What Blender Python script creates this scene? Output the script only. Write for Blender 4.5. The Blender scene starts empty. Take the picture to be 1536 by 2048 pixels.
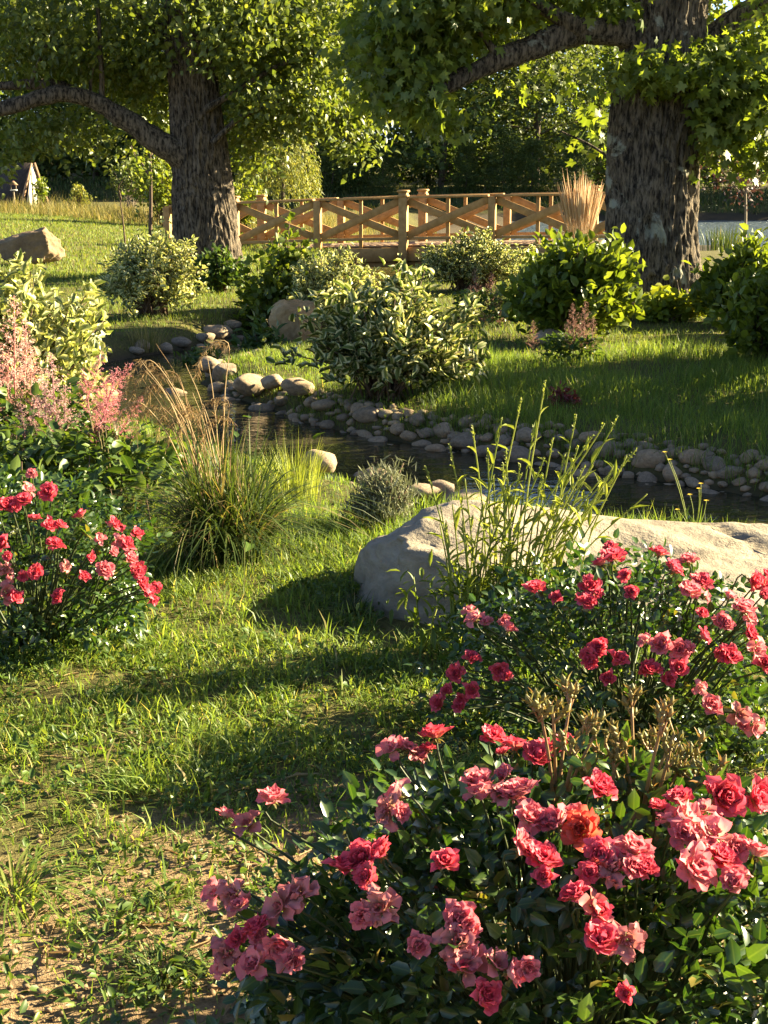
import bpy, bmesh, math, random
import numpy as np
from mathutils import Vector, Matrix

random.seed(11)
rng = np.random.default_rng(11)
sc = bpy.context.scene
col = sc.collection
R = math.radians
# ------------------------------------------------------------------ camera, world, sun, exposure
FPX, HORIZON, EYE = 2900.0, 340.0, 1.6          # focal length and horizon row of the 1536 x 2048 picture, eye height
PITCH = math.atan((1024 - HORIZON) / FPX)
cam = bpy.data.cameras.new('camera')
cam.sensor_fit = 'VERTICAL'; cam.sensor_height = 24.0; cam.lens = FPX / 2048 * 24.0
cam.clip_start = 0.05; cam.clip_end = 2000
camo = bpy.data.objects.new('camera', cam); col.objects.link(camo)
camo.location = (0, 0, EYE); camo.rotation_euler = (math.pi / 2 - PITCH, 0, 0)
sc.camera = camo

SUN_ELEV, SUN_BACK = R(23), R(19)               # the sun stands low on the right, a little beyond the garden
SUN = Vector((math.cos(SUN_ELEV) * math.cos(SUN_BACK), math.cos(SUN_ELEV) * math.sin(SUN_BACK), math.sin(SUN_ELEV)))
world = bpy.data.worlds.new('World'); sc.world = world; world.use_nodes = True
wn = world.node_tree
sky = wn.nodes.new('ShaderNodeTexSky'); sky.sky_type = 'NISHITA'; sky.sun_disc = False
sky.sun_elevation = SUN_ELEV; sky.sun_rotation = math.atan2(SUN.x, SUN.y)
sky.air_density = .5; sky.dust_density = .5; sky.ozone_density = 1.0
bgn = wn.nodes['Background']; bgn.inputs['Strength'].default_value = 0.05
wn.links.new(sky.outputs[0], bgn.inputs['Color'])
sl = bpy.data.lights.new('sun', 'SUN'); sl.energy = 5.0; sl.angle = R(0.5); sl.color = (1.0, 0.86, 0.55)
so = bpy.data.objects.new('sun', sl); col.objects.link(so); so.location = (20, 5, 12)
so.rotation_euler = SUN.to_track_quat('Z', 'Y').to_euler()
vs = sc.view_settings
vs.view_transform = 'Standard'; vs.look = 'None'; vs.gamma = 1.0; vs.use_curve_mapping = False; vs.exposure = 2.75
sc.cycles.max_bounces = 6; sc.cycles.diffuse_bounces = 3; sc.cycles.glossy_bounces = 3
sc.cycles.transmission_bounces = 3; sc.cycles.transparent_max_bounces = 4
sc.cycles.use_denoising = True
sc.cycles.caustics_reflective = False; sc.cycles.caustics_refractive = False

# ------------------------------------------------------------------ helpers: picture row/column -> place in the garden
CP, SP = math.cos(PITCH), math.sin(PITCH)
def ray(px, py):
    r, u = (px - 768) / FPX, (1024 - py) / FPX
    return np.array([r, CP + u * SP, -SP + u * CP])
def G(px, py, z=0.0):                            # the point of the level z seen there
    d = ray(px, py); t = (z - EYE) / d[2]
    return np.array([d[0] * t, d[1] * t, z])
def P(px, py, y):                                # the point at the distance y seen there
    d = ray(px, py); t = y / d[1]
    return np.array([d[0] * t, y, EYE + d[2] * t])

# ------------------------------------------------------------------ helpers: numbers
def _h(i, j, k):
    n = (i.astype(np.int64) * 374761393 + j.astype(np.int64) * 668265263 + k.astype(np.int64) * 2147483647) & 0xffffffff
    n = ((n ^ (n >> 13)) * 1274126177) & 0xffffffff
    return ((n ^ (n >> 16)) & 0xffff) / 32767.5 - 1.0
def vn(p):
    p = np.asarray(p, float); f = np.floor(p); t = p - f; t = t * t * (3 - 2 * t)
    i, j, k = f[:, 0], f[:, 1], f[:, 2]
    def c(a, b, d): return _h(i + a, j + b, k + d)
    x, y, z = t[:, 0], t[:, 1], t[:, 2]
    a0 = (c(0,0,0)*(1-x)+c(1,0,0)*x)*(1-y)+(c(0,1,0)*(1-x)+c(1,1,0)*x)*y
    a1 = (c(0,0,1)*(1-x)+c(1,0,1)*x)*(1-y)+(c(0,1,1)*(1-x)+c(1,1,1)*x)*y
    return a0 * (1 - z) + a1 * z
def fbm(p, o=3, g=0.5):
    p = np.asarray(p, float); s = 0; a = 1.0
    for q in range(o):
        s = s + a * vn(p * (2.03 ** q) + 17.3 * q); a *= g
    return s
def n2(x, y, f, s=0.0, o=3):
    return fbm(np.stack([np.ravel(x) * f + s, np.ravel(y) * f - s * 1.7, np.full(np.size(x), s)], 1), o).reshape(np.shape(x))
def ss(a, b, x):
    t = np.clip((x - a) / (b - a), 0, 1); return t * t * (3 - 2 * t)
def nrm(v):
    return v / np.maximum(np.linalg.norm(v, axis=-1, keepdims=True), 1e-9)
def rdir(n, r=None):
    return nrm((r or rng).normal(size=(n, 3)))

# ------------------------------------------------------------------ helpers: meshes
def mesh(name, V, T, uv=None, rnd=None, mat=None, smooth=False):
    V = np.asarray(V, np.float32); T = np.asarray(T, np.int32)
    me = bpy.data.meshes.new(name); nt = len(T)
    me.vertices.add(len(V)); me.vertices.foreach_set('co', V.ravel())
    me.loops.add(nt * 3); me.loops.foreach_set('vertex_index', T.ravel())
    me.polygons.add(nt); me.polygons.foreach_set('loop_start', np.arange(0, nt * 3, 3, dtype=np.int32))
    if smooth: me.polygons.foreach_set('use_smooth', np.ones(nt, bool))
    if uv is not None:
        me.uv_layers.new(name='UVMap').data.foreach_set('uv', np.asarray(uv, np.float32)[T.ravel()].ravel())
    if rnd is not None:
        me.attributes.new('rnd', 'FLOAT', 'POINT').data.foreach_set('value', np.asarray(rnd, np.float32))
    me.update(calc_edges=True)
    if mat: me.materials.append(mat)
    return me
class Geo:
    def __init__(s): s.V, s.T, s.U, s.N, s.n = [], [], [], [], 0
    def add(s, V, T, uv=None, rnd=None):
        V = np.asarray(V, float)
        s.V.append(V); s.T.append(np.asarray(T) + s.n); s.n += len(V)
        s.U.append(np.zeros((len(V), 2)) if uv is None else uv)
        s.N.append(np.full(len(V), random.random()) if rnd is None else (np.full(len(V), rnd) if np.isscalar(rnd) else rnd))
        return s
    def mesh(s, name, mat, smooth=False):
        return mesh(name, np.concatenate(s.V), np.concatenate(s.T), np.concatenate(s.U), np.concatenate(s.N), mat, smooth)
def link(name, data, parent=None, loc=None, kind=None):
    o = bpy.data.objects.new(name, data); col.objects.link(o)
    if parent is not None: o.parent = parent
    if loc is not None: o.location = loc
    if kind: o['kind'] = kind
    return o
def tag(o, label, cat, group=None, kind=None):
    o['label'] = label; o['category'] = cat
    if group: o['group'] = group
    if kind: o['kind'] = kind
    return o
def thing(name, loc, label, cat, group=None):
    o = link(name, None, None, tuple(float(c) for c in loc)); o.empty_display_size = 0.1
    return tag(o, label, cat, group)
def part(name, geo, mat, root, smooth=False, kind=None):
    """geometry given in world coordinates becomes a child of root (roots are unrotated)"""
    me = geo if isinstance(geo, bpy.types.Mesh) else geo.mesh(name, mat, smooth)
    if isinstance(geo, Geo):
        me.transform(Matrix.Translation(-root.location))
    o = link(name, me, root)
    if kind: o['kind'] = kind
    return o
def grid_T(nr, nc, wrap=False):
    T = []
    i, j = np.meshgrid(np.arange(nr - 1), np.arange(nc if wrap else nc - 1), indexing='ij')
    a = i * nc + j; b = i * nc + (j + 1) % nc; c = a + nc; d = b + nc
    return np.concatenate([np.stack([a, b, d], -1).reshape(-1, 3), np.stack([a, d, c], -1).reshape(-1, 3)])
def spline(pts, n):
    pts = np.asarray(pts, float); m = len(pts)
    ext = np.vstack([2 * pts[0] - pts[1], pts, 2 * pts[-1] - pts[-2]])
    t = np.linspace(0, m - 1, n); i = np.minimum(t.astype(int), m - 2); f = (t - i)[:, None]
    p0, p1, p2, p3 = ext[i], ext[i + 1], ext[i + 2], ext[i + 3]
    return 0.5 * (2 * p1 + (p2 - p0) * f + (2 * p0 - 5 * p1 + 4 * p2 - p3) * f ** 2 + (3 * p1 - p0 - 3 * p2 + p3) * f ** 3)
def tube(pts, rad, seg=6, n=None, lump=0.0, disp=None):
    pts = np.asarray(pts, float)
    if n: 
        rad = np.interp(np.linspace(0, 1, n), np.linspace(0, 1, len(rad)), rad) if np.ndim(rad) else np.full(n, rad)
        pts = spline(pts, n)
    else: rad = np.asarray(rad, float) if np.ndim(rad) else np.full(len(pts), rad)
    m = len(pts); tg = nrm(np.gradient(pts, axis=0))
    ref = np.array([0.0, 0.0, 1.0]) if abs(tg[:, 2].mean()) < 0.8 else np.array([1.0, 0.0, 0.0])
    s = nrm(np.cross(tg, ref)); b = np.cross(s, tg)
    a = np.arange(seg) / seg * 2 * np.pi
    ring = np.cos(a)[None, :, None] * s[:, None] + np.sin(a)[None, :, None] * b[:, None]
    rr = rad[:, None] * np.ones(seg)[None]
    if lump:
        q = (pts[:, None] + ring * rad[:, None, None])
        rr = rr * (1 + lump * fbm(q.reshape(-1, 3) * (0.5 / max(rad.mean(), .01)), 3).reshape(m, seg))
    if disp is not None: rr = rr + disp(pts, ring, rad, a)
    V = (pts[:, None] + ring * rr[:, :, None]).reshape(-1, 3)
    T = grid_T(m, seg, True)
    V = np.vstack([V, pts[:1], pts[-1:]]); k = len(V)
    j = np.arange(seg)
    T = np.vstack([T, np.stack([(j + 1) % seg, j, np.full(seg, k - 2)], 1),
                   np.stack([(m - 1) * seg + j, (m - 1) * seg + (j + 1) % seg, np.full(seg, k - 1)], 1)])
    u = np.repeat(np.linspace(0, 1, m), seg); uv = np.stack([u, np.tile(j / seg, m)], 1)
    return V, T, np.vstack([uv, [[0, 0], [1, 0]]])
def box(c, s, rz=0.0, M=None, bev=0.0):
    x, y, z = np.asarray(s) / 2
    if bev:
        bm = bmesh.new(); bmesh.ops.create_cube(bm, size=1)
        for v in bm.verts: v.co = Vector((v.co.x * s[0], v.co.y * s[1], v.co.z * s[2]))
        bmesh.ops.bevel(bm, geom=bm.edges[:], offset=bev, segments=1, affect='EDGES')
        bmesh.ops.triangulate(bm, faces=bm.faces[:])
        V = np.array([v.co[:] for v in bm.verts]); T = np.array([[v.index for v in f.verts] for f in bm.faces]); bm.free()
    else:
        V = np.array([[a, b, d] for a in (-x, x) for b in (-y, y) for d in (-z, z)])
        q = [(0,1,3,2),(4,6,7,5),(0,4,5,1),(2,3,7,6),(0,2,6,4),(1,5,7,3)]
        T = np.array([t for f in q for t in ((f[0],f[1],f[2]),(f[0],f[2],f[3]))])
    if M is not None: V = V @ np.asarray(M).T
    if rz:
        cz, sz = math.cos(rz), math.sin(rz); V = V @ np.array([[cz, sz, 0], [-sz, cz, 0], [0, 0, 1]])
    return V + np.asarray(c), T
_ico = {}
def ico(n):
    if n not in _ico:
        bm = bmesh.new(); bmesh.ops.create_icosphere(bm, subdivisions=n, radius=1.0)
        _ico[n] = (np.array([v.co[:] for v in bm.verts]), np.array([[v.index for v in f.verts] for f in bm.faces])); bm.free()
    return _ico[n]
def rock(seed, dims, sub=4, amp=0.22, fine=0.05, cuts=6, cutd=0.72, planes=()):
    V, T = ico(sub); r = np.random.default_rng(seed); V = V.copy()
    V = V * (1 + amp * fbm(V * 1.1 + seed * 3.7, 2))[:, None]
    for k in range(cuts):
        n = nrm(r.normal(size=3) * np.array([1, 1, .8])); c = cutd + r.random() * 0.2
        V = V - np.maximum(V @ n - c, 0)[:, None] * n * 0.92
    for n, c in planes:
        n = nrm(np.array(n, float)); V = V - np.maximum(V @ n - c, 0)[:, None] * n * .95
    V = V * (1 + fine * fbm(V * 3.6 + seed, 4, 0.6))[:, None]
    return V * np.asarray(dims), T

# ------------------------------------------------------------------ helpers: leaves and blades
def tpl(outline, mid, fold=0.15, curl=0.15):
    """outline: half outline [(y, halfwidth)...] from base to tip; a leaf with a raised midrib, tip at y = 1"""
    ys = [o[0] for o in outline]; V = []; uv = []
    for y, w in outline:
        for s in (-1, 0, 1):
            V.append((s * w, y, abs(s) * w * fold * 2 - curl * y * y)); uv.append((y, 0.5 + 0.5 * s * (1 if w > 0 else 0)))
    n = len(outline); T = []
    for i in range(n - 1):
        a = i * 3
        if outline[i][1] == 0: T += [(a + 1, a + 5, a + 4), (a + 1, a + 4, a + 3)]
        elif outline[i + 1][1] == 0: T += [(a, a + 1, a + 4), (a + 1, a + 2, a + 4)]
        else: T += [(a, a+1, a+4), (a, a+4, a+3), (a+1, a+2, a+5), (a+1, a+5, a+4)]
    return np.array(V, float), np.array(T), np.array(uv, float)
LEAF_OVAL = tpl([(0, 0), (.25, .26), (.66, .27), (1, 0)], 3, .22, .22)
LEAF_LONG = tpl([(0, 0), (.3, .16), (.65, .15), (1, 0)], 3, .3, .3)
LEAF_WAVY = tpl([(0, 0), (.25, .24), (.62, .24), (1, 0)], 3, .5, .35)
LEAF_DIAM = tpl([(0, 0), (.45, .36), (1, 0)], 3, .2, .15)
LEAF_HEART = tpl([(0, 0), (.15, .34), (.55, .34), (1, 0)], 3, .15, .2)
LEAF_NEEDLE = tpl([(0, .05), (.5, .07), (1, 0)], 3, .3, .1)
def maple():
    lob = [(0, 1.0), (22, .52), (48, .86), (72, .42), (105, .62), (140, .34), (180, .12)]
    pts = [(a, r) for a, r in lob] + [(360 - a, r) for a, r in lob[-2:0:-1]]
    V = [(0, .42, 0)]; uv = [(.4, .5)]
    for a, r in pts:
        x, y = math.sin(R(a)) * r * .58, .42 + math.cos(R(a)) * r * .58
        V.append((x, y, -.22 * (x * x + (y - .42) ** 2) * 2)); uv.append((y, .5 + x * .8))
    n = len(pts)
    return np.array(V, float), np.array([(0, 1 + i, 1 + (i + 1) % n) for i in range(n)]), np.array(uv)
LEAF_MAPLE = maple()
def frames(d, up=None, r=None):
    """rotation matrices whose y axis runs along d and whose z axis leans to up"""
    d = nrm(np.asarray(d, float)); n = len(d)
    if up is None: up = np.tile([0., 0, 1], (n, 1))
    z = up - d * np.sum(up * d, 1, keepdims=True)
    bad = np.linalg.norm(z, axis=1) < 1e-3; z[bad] = np.cross(d[bad], [1., 0, 0]); z = nrm(z)
    x = np.cross(d, z)
    return np.stack([x, d, z], -1)
def scatter(tp, pos, rot, scale, rnd=None, wid=None):
    V, T, uv = tp; n = len(pos); m = len(V)
    S = np.asarray(scale)[:, None, None] * V[None]
    if wid is not None: S[:, :, 0] *= np.asarray(wid)[:, None]
    W = np.einsum('nij,nmj->nmi', rot, S) + pos[:, None]
    TT = (T[None] + (np.arange(n) * m)[:, None, None]).reshape(-1, 3)
    if rnd is None: rnd = rng.random(n)
    return W.reshape(-1, 3), TT, np.tile(uv, (n, 1)), np.repeat(rnd, m)
def blades(base, h, w, lean_dir, lean, rnd=None, seg=3, droop=0.0, face=None):
    """grass blades: base (n,3), curved over in lean_dir"""
    n = len(base); ts = np.linspace(0, 1, seg + 1)
    ld = np.stack([np.cos(lean_dir), np.sin(lean_dir), np.zeros(n)], 1)
    fa = (lean_dir + np.pi / 2 + rng.normal(0, .5, n)) if face is None else face
    sd = np.stack([np.cos(fa), np.sin(fa), np.zeros(n)], 1)
    Vs, U = [], []
    for k, t in enumerate(ts):
        c = base + np.array([0, 0, 1.]) * (h * (t - lean * t * t * .5 - droop * lean * t ** 4 * .6))[:, None] + ld * (h * lean * (t ** 1.8))[:, None]
        ww = w * (1 - t ** 1.6) * (0.7 + 0.6 * min(t * 3, 1) * .5)
        if k < seg:
            Vs += [c - sd * ww[:, None] * .5, c + sd * ww[:, None] * .5]; U += [(t, 0), (t, 1)]
        else: Vs.append(c); U.append((1, .5))
    V = np.stack(Vs, 1); m = V.shape[1]
    T = []
    for k in range(seg - 1): T += [(2*k, 2*k+1, 2*k+3), (2*k, 2*k+3, 2*k+2)]
    T.append((2*seg-2, 2*seg-1, 2*seg))
    TT = (np.array(T)[None] + (np.arange(n) * m)[:, None, None]).reshape(-1, 3)
    if rnd is None: rnd = rng.random(n)
    return V.reshape(-1, 3), TT, np.tile(np.array(U, float), (n, 1)), np.repeat(rnd, m)

# ------------------------------------------------------------------ helpers: materials
def newmat(name):
    m = bpy.data.materials.new(name); m.use_nodes = True; nt = m.node_tree
    b = nt.nodes['Principled BSDF']; return m, nt, b
def N(nt, t, **k):
    n = nt.nodes.new('ShaderNode' + t)
    for a, v in k.items(): setattr(n, a, v)
    return n
def ramp(nt, fac, stops):
    r = N(nt, 'ValToRGB'); e = r.color_ramp.elements
    while len(e) < len(stops): e.new(0.5)
    for el, (p, c) in zip(e, stops): el.position = p; el.color = (*c, 1)
    nt.links.new(fac, r.inputs[0]); return r.outputs[0]
def noise(nt, scale, detail=4, rough=.6, vec=None, dist=0.0):
    n = N(nt, 'TexNoise'); n.inputs['Scale'].default_value = scale; n.inputs['Detail'].default_value = detail
    n.inputs['Roughness'].default_value = rough; n.inputs['Distortion'].default_value = dist
    if vec is not None: nt.links.new(vec, n.inputs['Vector'])
    return n.outputs['Fac']
def mixc(nt, fac, a, b, mode='MIX'):
    n = N(nt, 'Mix', data_type='RGBA', blend_type=mode)
    for sock, v in ((n.inputs[0], fac), (n.inputs[6], a), (n.inputs[7], b)):
        if isinstance(v, (int, float)): sock.default_value = v
        elif isinstance(v, tuple): sock.default_value = (*v, 1)
        else: nt.links.new(v, sock)
    return n.outputs[2]
def geom_pos(nt): return N(nt, 'NewGeometry').outputs['Position']
def objco(nt): return N(nt, 'TexCoord').outputs['Object']
def bump(nt, b, h, strength=.5, dist=.02):
    n = N(nt, 'Bump'); n.inputs['Strength'].default_value = strength; n.inputs['Distance'].default_value = dist
    nt.links.new(h, n.inputs['Height']); nt.links.new(n.outputs[0], b.inputs['Normal'])
def leafmat(name, stops, trans=.35, rough=.42, edge=None, tint=(1.25, 1.15, .55), spec=.4, vein=.25):
    """leaf: colour by leaf (attribute rnd), paler midrib, cream edge where variegated, light shining through"""
    m, nt, b = newmat(name); L = nt.links
    at = N(nt, 'Attribute', attribute_name='rnd'); uvn = N(nt, 'UVMap'); sx = N(nt, 'SeparateXYZ'); L.new(uvn.outputs[0], sx.inputs[0])
    c = ramp(nt, at.outputs['Fac'], stops)
    ab = N(nt, 'Math', operation='SUBTRACT'); L.new(sx.outputs[1], ab.inputs[0]); ab.inputs[1].default_value = .5
    aa = N(nt, 'Math', operation='ABSOLUTE'); L.new(ab.outputs[0], aa.inputs[0])           # 0 at the rib, .5 at the edge
    if edge:
        nz = noise(nt, 30, 2, .6, objco(nt)); s = N(nt, 'Math', operation='MULTIPLY_ADD'); L.new(nz, s.inputs[0]); s.inputs[1].default_value = .3; L.new(aa.outputs[0], s.inputs[2])
        f = ramp(nt, s.outputs[0], [(.40, (0, 0, 0)), (.48, (1, 1, 1))]); c = mixc(nt, f, c, edge)
    elif vein:
        f = ramp(nt, aa.outputs[0], [(0, (vein,) * 3), (.09, (0, 0, 0))]); c = mixc(nt, f, c, (.25, .30, .08))
    nz2 = noise(nt, 9, 2, .5, objco(nt)); c = mixc(nt, .25, c, ramp(nt, nz2, [(.3, (.55, .6, .5)), (.7, (1.25, 1.2, 1.1))]), 'MULTIPLY')
    L.new(c, b.inputs['Base Color']); b.inputs['Roughness'].default_value = rough; b.inputs['Specular IOR Level'].default_value = spec
    tr = N(nt, 'BsdfTranslucent'); L.new(mixc(nt, 1.0, c, tint, 'MULTIPLY'), tr.inputs['Color'])
    mx = N(nt, 'MixShader'); mx.inputs[0].default_value = trans; L.new(b.outputs[0], mx.inputs[1]); L.new(tr.outputs[0], mx.inputs[2])
    L.new(mx.outputs[0], nt.nodes['Material Output'].inputs['Surface'])
    return m
def plain(name, c1, c2, scale=8, rough=.8, bmp=.3, bdist=.01, stretch=None, spec=.3):
    m, nt, b = newmat(name); v = objco(nt)
    if stretch:
        mp = N(nt, 'Mapping'); mp.inputs['Scale'].default_value = stretch; nt.links.new(v, mp.inputs['Vector']); v = mp.outputs[0]
    f = noise(nt, scale, 5, .62, v); nt.links.new(ramp(nt, f, [(.3, c1), (.7, c2)]), b.inputs['Base Color'])
    b.inputs['Roughness'].default_value = rough; b.inputs['Specular IOR Level'].default_value = spec
    if bmp: bump(nt, b, f, bmp, bdist)
    return m

# ------------------------------------------------------------------ materials
def bark_mat(name, dark, mid, lich, lf=.6):
    m, nt, b = newmat(name); v = objco(nt); L = nt.links
    mp = N(nt, 'Mapping'); mp.inputs['Scale'].default_value = (1, 1, .24); L.new(v, mp.inputs['Vector'])
    f = noise(nt, 30, 6, .65, mp.outputs[0]); c = ramp(nt, f, [(.40, dark), (.60, mid)])
    p = noise(nt, 2.3, 6, .62, v, .4); c = mixc(nt, ramp(nt, p, [(lf, (0, 0, 0)), (lf + .05, (.8, .8, .8))]), c, lich)
    L.new(c, b.inputs['Base Color']); b.inputs['Roughness'].default_value = .9; b.inputs['Specular IOR Level'].default_value = .2
    bump(nt, b, noise(nt, 48, 6, .75, mp.outputs[0]), 1.0, .025); return m
M_bark_a = bark_mat('bark_grey_ridged', (.022, .017, .012), (.19, .148, .104), (.30, .28, .21), .67)
M_bark_b = bark_mat('bark_lichened', (.022, .017, .012), (.19, .148, .102), (.36, .36, .28), .60)
M_bark_f = plain('bark_forest', (.04, .03, .02), (.13, .10, .07), 10, .95, .4, .03, (1, 1, .2))
M_twig = plain('twig_brown', (.05, .032, .02), (.15, .095, .055), 30, .8, .2)
M_twig_pale = plain('twig_pale', (.16, .12, .08), (.30, .24, .17), 30, .8, .2)
M_cane = plain('rose_cane', (.11, .07, .025), (.10, .10, .03), 14, .55, .2)
M_greencane = plain('green_cane', (.03, .045, .012), (.06, .07, .02), 14, .55, .2)
M_redcane = plain('bud_cane', (.24, .11, .05), (.26, .20, .08), 14, .5, .2)
GRASS = [(0, (.065, .12, .024)), (.35, (.14, .22, .042)), (.75, (.235, .31, .062)), (.93, (.36, .37, .11)), (1, (.45, .36, .17))]
M_grass = leafmat('grass_blade', GRASS, .55, .5, None, (1.3, 1.2, .5), .3, 0)
M_grass_far = leafmat('lawn_blade', [(0, (.085, .145, .03)), (.5, (.155, .22, .045)), (.9, (.23, .275, .065)), (1, (.34, .31, .14))], .42, .6, None, (1.3, 1.15, .5), .2, 0)
M_meadow = leafmat('meadow_blade', [(0, (.10, .12, .025)), (.5, (.22, .20, .06)), (1, (.42, .33, .15))], .35, .7, None, (1.2, 1.1, .6), .2, 0)
M_weed = leafmat('weed_leaf', [(0, (.04, .085, .014)), (.6, (.09, .15, .022)), (1, (.16, .21, .035))], .4, .45)
M_rose_leaf = leafmat('rose_leaf', [(0, (.018, .042, .012)), (.55, (.038, .078, .016)), (.9, (.075, .12, .022)), (1, (.22, .15, .04))], .27, .3, None, (1.6, 1.7, .45), .55)
M_maple = leafmat('maple_leaf', [(0, (.08, .12, .022)), (.6, (.135, .185, .032)), (1, (.20, .24, .045))], .52, .42, None, (1.5, 1.4, .45))
M_linden = leafmat('tree_leaf', [(0, (.07, .105, .022)), (.6, (.12, .16, .034)), (1, (.20, .225, .055))], .47, .4, None, (1.45, 1.35, .5))
M_forest = leafmat('forest_leaf', [(0, (.05, .08, .024)), (.6, (.095, .135, .036)), (1, (.155, .185, .05))], .45, .55, None, (1.3, 1.3, .5), .3, 0)
M_forest2 = leafmat('forest_leaf_sunlit', [(0, (.065, .09, .03)), (.6, (.11, .138, .04)), (1, (.165, .185, .055))], .4, .55, None, (1.3, 1.3, .5), .3, 0)  # paler copy of the forest leaf: sunlight on the edge trees put into colour
M_dog = leafmat('variegated_leaf', [(0, (.06, .10, .022)), (.6, (.10, .145, .03)), (1, (.18, .21, .05))], .32, .42, (.60, .58, .31), (1.2, 1.12, .6))
M_dog2 = leafmat('variegated_leaf_pale', [(0, (.12, .17, .05)), (.6, (.24, .28, .09)), (1, (.42, .42, .20))], .36, .45, (.64, .63, .32), (1.2, 1.12, .55))
M_hyd = leafmat('hydrangea_leaf', [(0, (.07, .105, .014)), (.6, (.125, .175, .022)), (1, (.20, .245, .035))], .46, .4, None, (1.4, 1.3, .45))
M_shrub = leafmat('shrub_leaf', [(0, (.035, .07, .014)), (.6, (.07, .12, .022)), (1, (.13, .175, .035))], .35, .42, None, (1.4, 1.35, .5))
M_lime = leafmat('lime_leaf', [(0, (.14, .19, .02)), (.6, (.22, .27, .028)), (1, (.32, .33, .05))], .45, .5, None, (1.3, 1.2, .45))
M_willow = leafmat('willow_leaf', [(0, (.12, .15, .03)), (.6, (.22, .25, .05)), (1, (.34, .33, .10))], .42, .5, None, (1.3, 1.15, .55), .3, 0)
M_purple = leafmat('purple_leaf', [(0, (.028, .013, .014)), (.6, (.055, .024, .024)), (1, (.10, .05, .042))], .3, .45, None, (1.2, .8, .7))
M_redplant = leafmat('crimson_leaf', [(0, (.12, .012, .015)), (1, (.25, .03, .03))], .3, .5)
M_lav = leafmat('lavender_leaf', [(0, (.13, .14, .085)), (.6, (.22, .23, .14)), (1, (.34, .34, .22))], .2, .7, None, (1, 1, .7), .2, 0)
M_dry = leafmat('dry_grass', [(0, (.22, .14, .065)), (.5, (.38, .26, .13)), (1, (.55, .42, .24))], .35, .7, None, (1.1, 1, .8), .2, 0)
M_fgrass = leafmat('fountain_blade', [(0, (.028, .05, .014)), (.6, (.06, .095, .022)), (.9, (.12, .15, .035)), (1, (.30, .23, .11))], .35, .45, None, (1.3, 1.2, .5), .3, 0)
M_stalk = leafmat('pale_stalk', [(0, (.20, .25, .04)), (1, (.36, .39, .09))], .4, .5, None, (1.2, 1.15, .5), .3, 0)
M_feather = leafmat('feather_plume', [(0, (.50, .36, .21)), (.6, (.66, .50, .32)), (1, (.74, .60, .42))], .4, .8, None, (1.1, 1, .9), .1, 0)
M_ast_coral = leafmat('astilbe_coral', [(0, (.62, .32, .28)), (.6, (.76, .48, .42)), (1, (.82, .62, .54))], .4, .7, None, (1.1, .9, .8), .1, 0)
M_ast_mauve = leafmat('astilbe_mauve', [(0, (.38, .21, .21)), (.6, (.56, .34, .33)), (1, (.68, .47, .45))], .35, .7, None, (1.1, .9, .85), .1, 0)
M_ast_rose = leafmat('astilbe_rose', [(0, (.45, .15, .18)), (.6, (.62, .26, .28)), (1, (.68, .38, .36))], .38, .7, None, (1.1, .9, .85), .1, 0)
M_ast_faded = leafmat('astilbe_faded', [(0, (.22, .13, .11)), (.6, (.34, .20, .16)), (1, (.46, .29, .23))], .35, .7, None, (1.1, .95, .85), .1, 0)
def petal_mat(name, base, tip, trans=.35):
    m, nt, b = newmat(name); L = nt.links
    uvn = N(nt, 'UVMap'); sx = N(nt, 'SeparateXYZ'); L.new(uvn.outputs[0], sx.inputs[0]); at = N(nt, 'Attribute', attribute_name='rnd')
    c = ramp(nt, sx.outputs[0], [(0.05, base), (.8, tip)])
    c = mixc(nt, .6, c, ramp(nt, at.outputs['Fac'], [(0, (.75, .62, .6)), (.5, (1, 1, 1)), (1, (1.1, 1.5, 1.4))]), 'MULTIPLY')
    nz = noise(nt, 60, 3, .6, objco(nt)); c = mixc(nt, .35, c, ramp(nt, nz, [(.3, (.7, .65, .65)), (.7, (1.1, 1.1, 1.1))]), 'MULTIPLY')
    L.new(c, b.inputs['Base Color']); b.inputs['Roughness'].default_value = .5; b.inputs['Specular IOR Level'].default_value = .3
    tr = N(nt, 'BsdfTranslucent'); L.new(c, tr.inputs['Color']); mx = N(nt, 'MixShader'); mx.inputs[0].default_value = trans
    L.new(b.outputs[0], mx.inputs[1]); L.new(tr.outputs[0], mx.inputs[2]); L.new(mx.outputs[0], nt.nodes['Material Output'].inputs['Surface'])
    return m
M_pet = [petal_mat('petal_coral', (.76, .24, .16), (.76, .095, .145), .42), petal_mat('petal_pink', (.80, .42, .34), (.78, .21, .24), .42),
         petal_mat('petal_faded', (.36, .18, .09), (.62, .20, .20), .36), petal_mat('petal_orange', (.78, .24, .10), (.78, .13, .085), .42)]
M_bud = leafmat('bud_green', [(0, (.15, .16, .045)), (.6, (.26, .20, .07)), (1, (.36, .20, .09))], .25, .5, None, (1.2, 1, .5), .3, 0)

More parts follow.
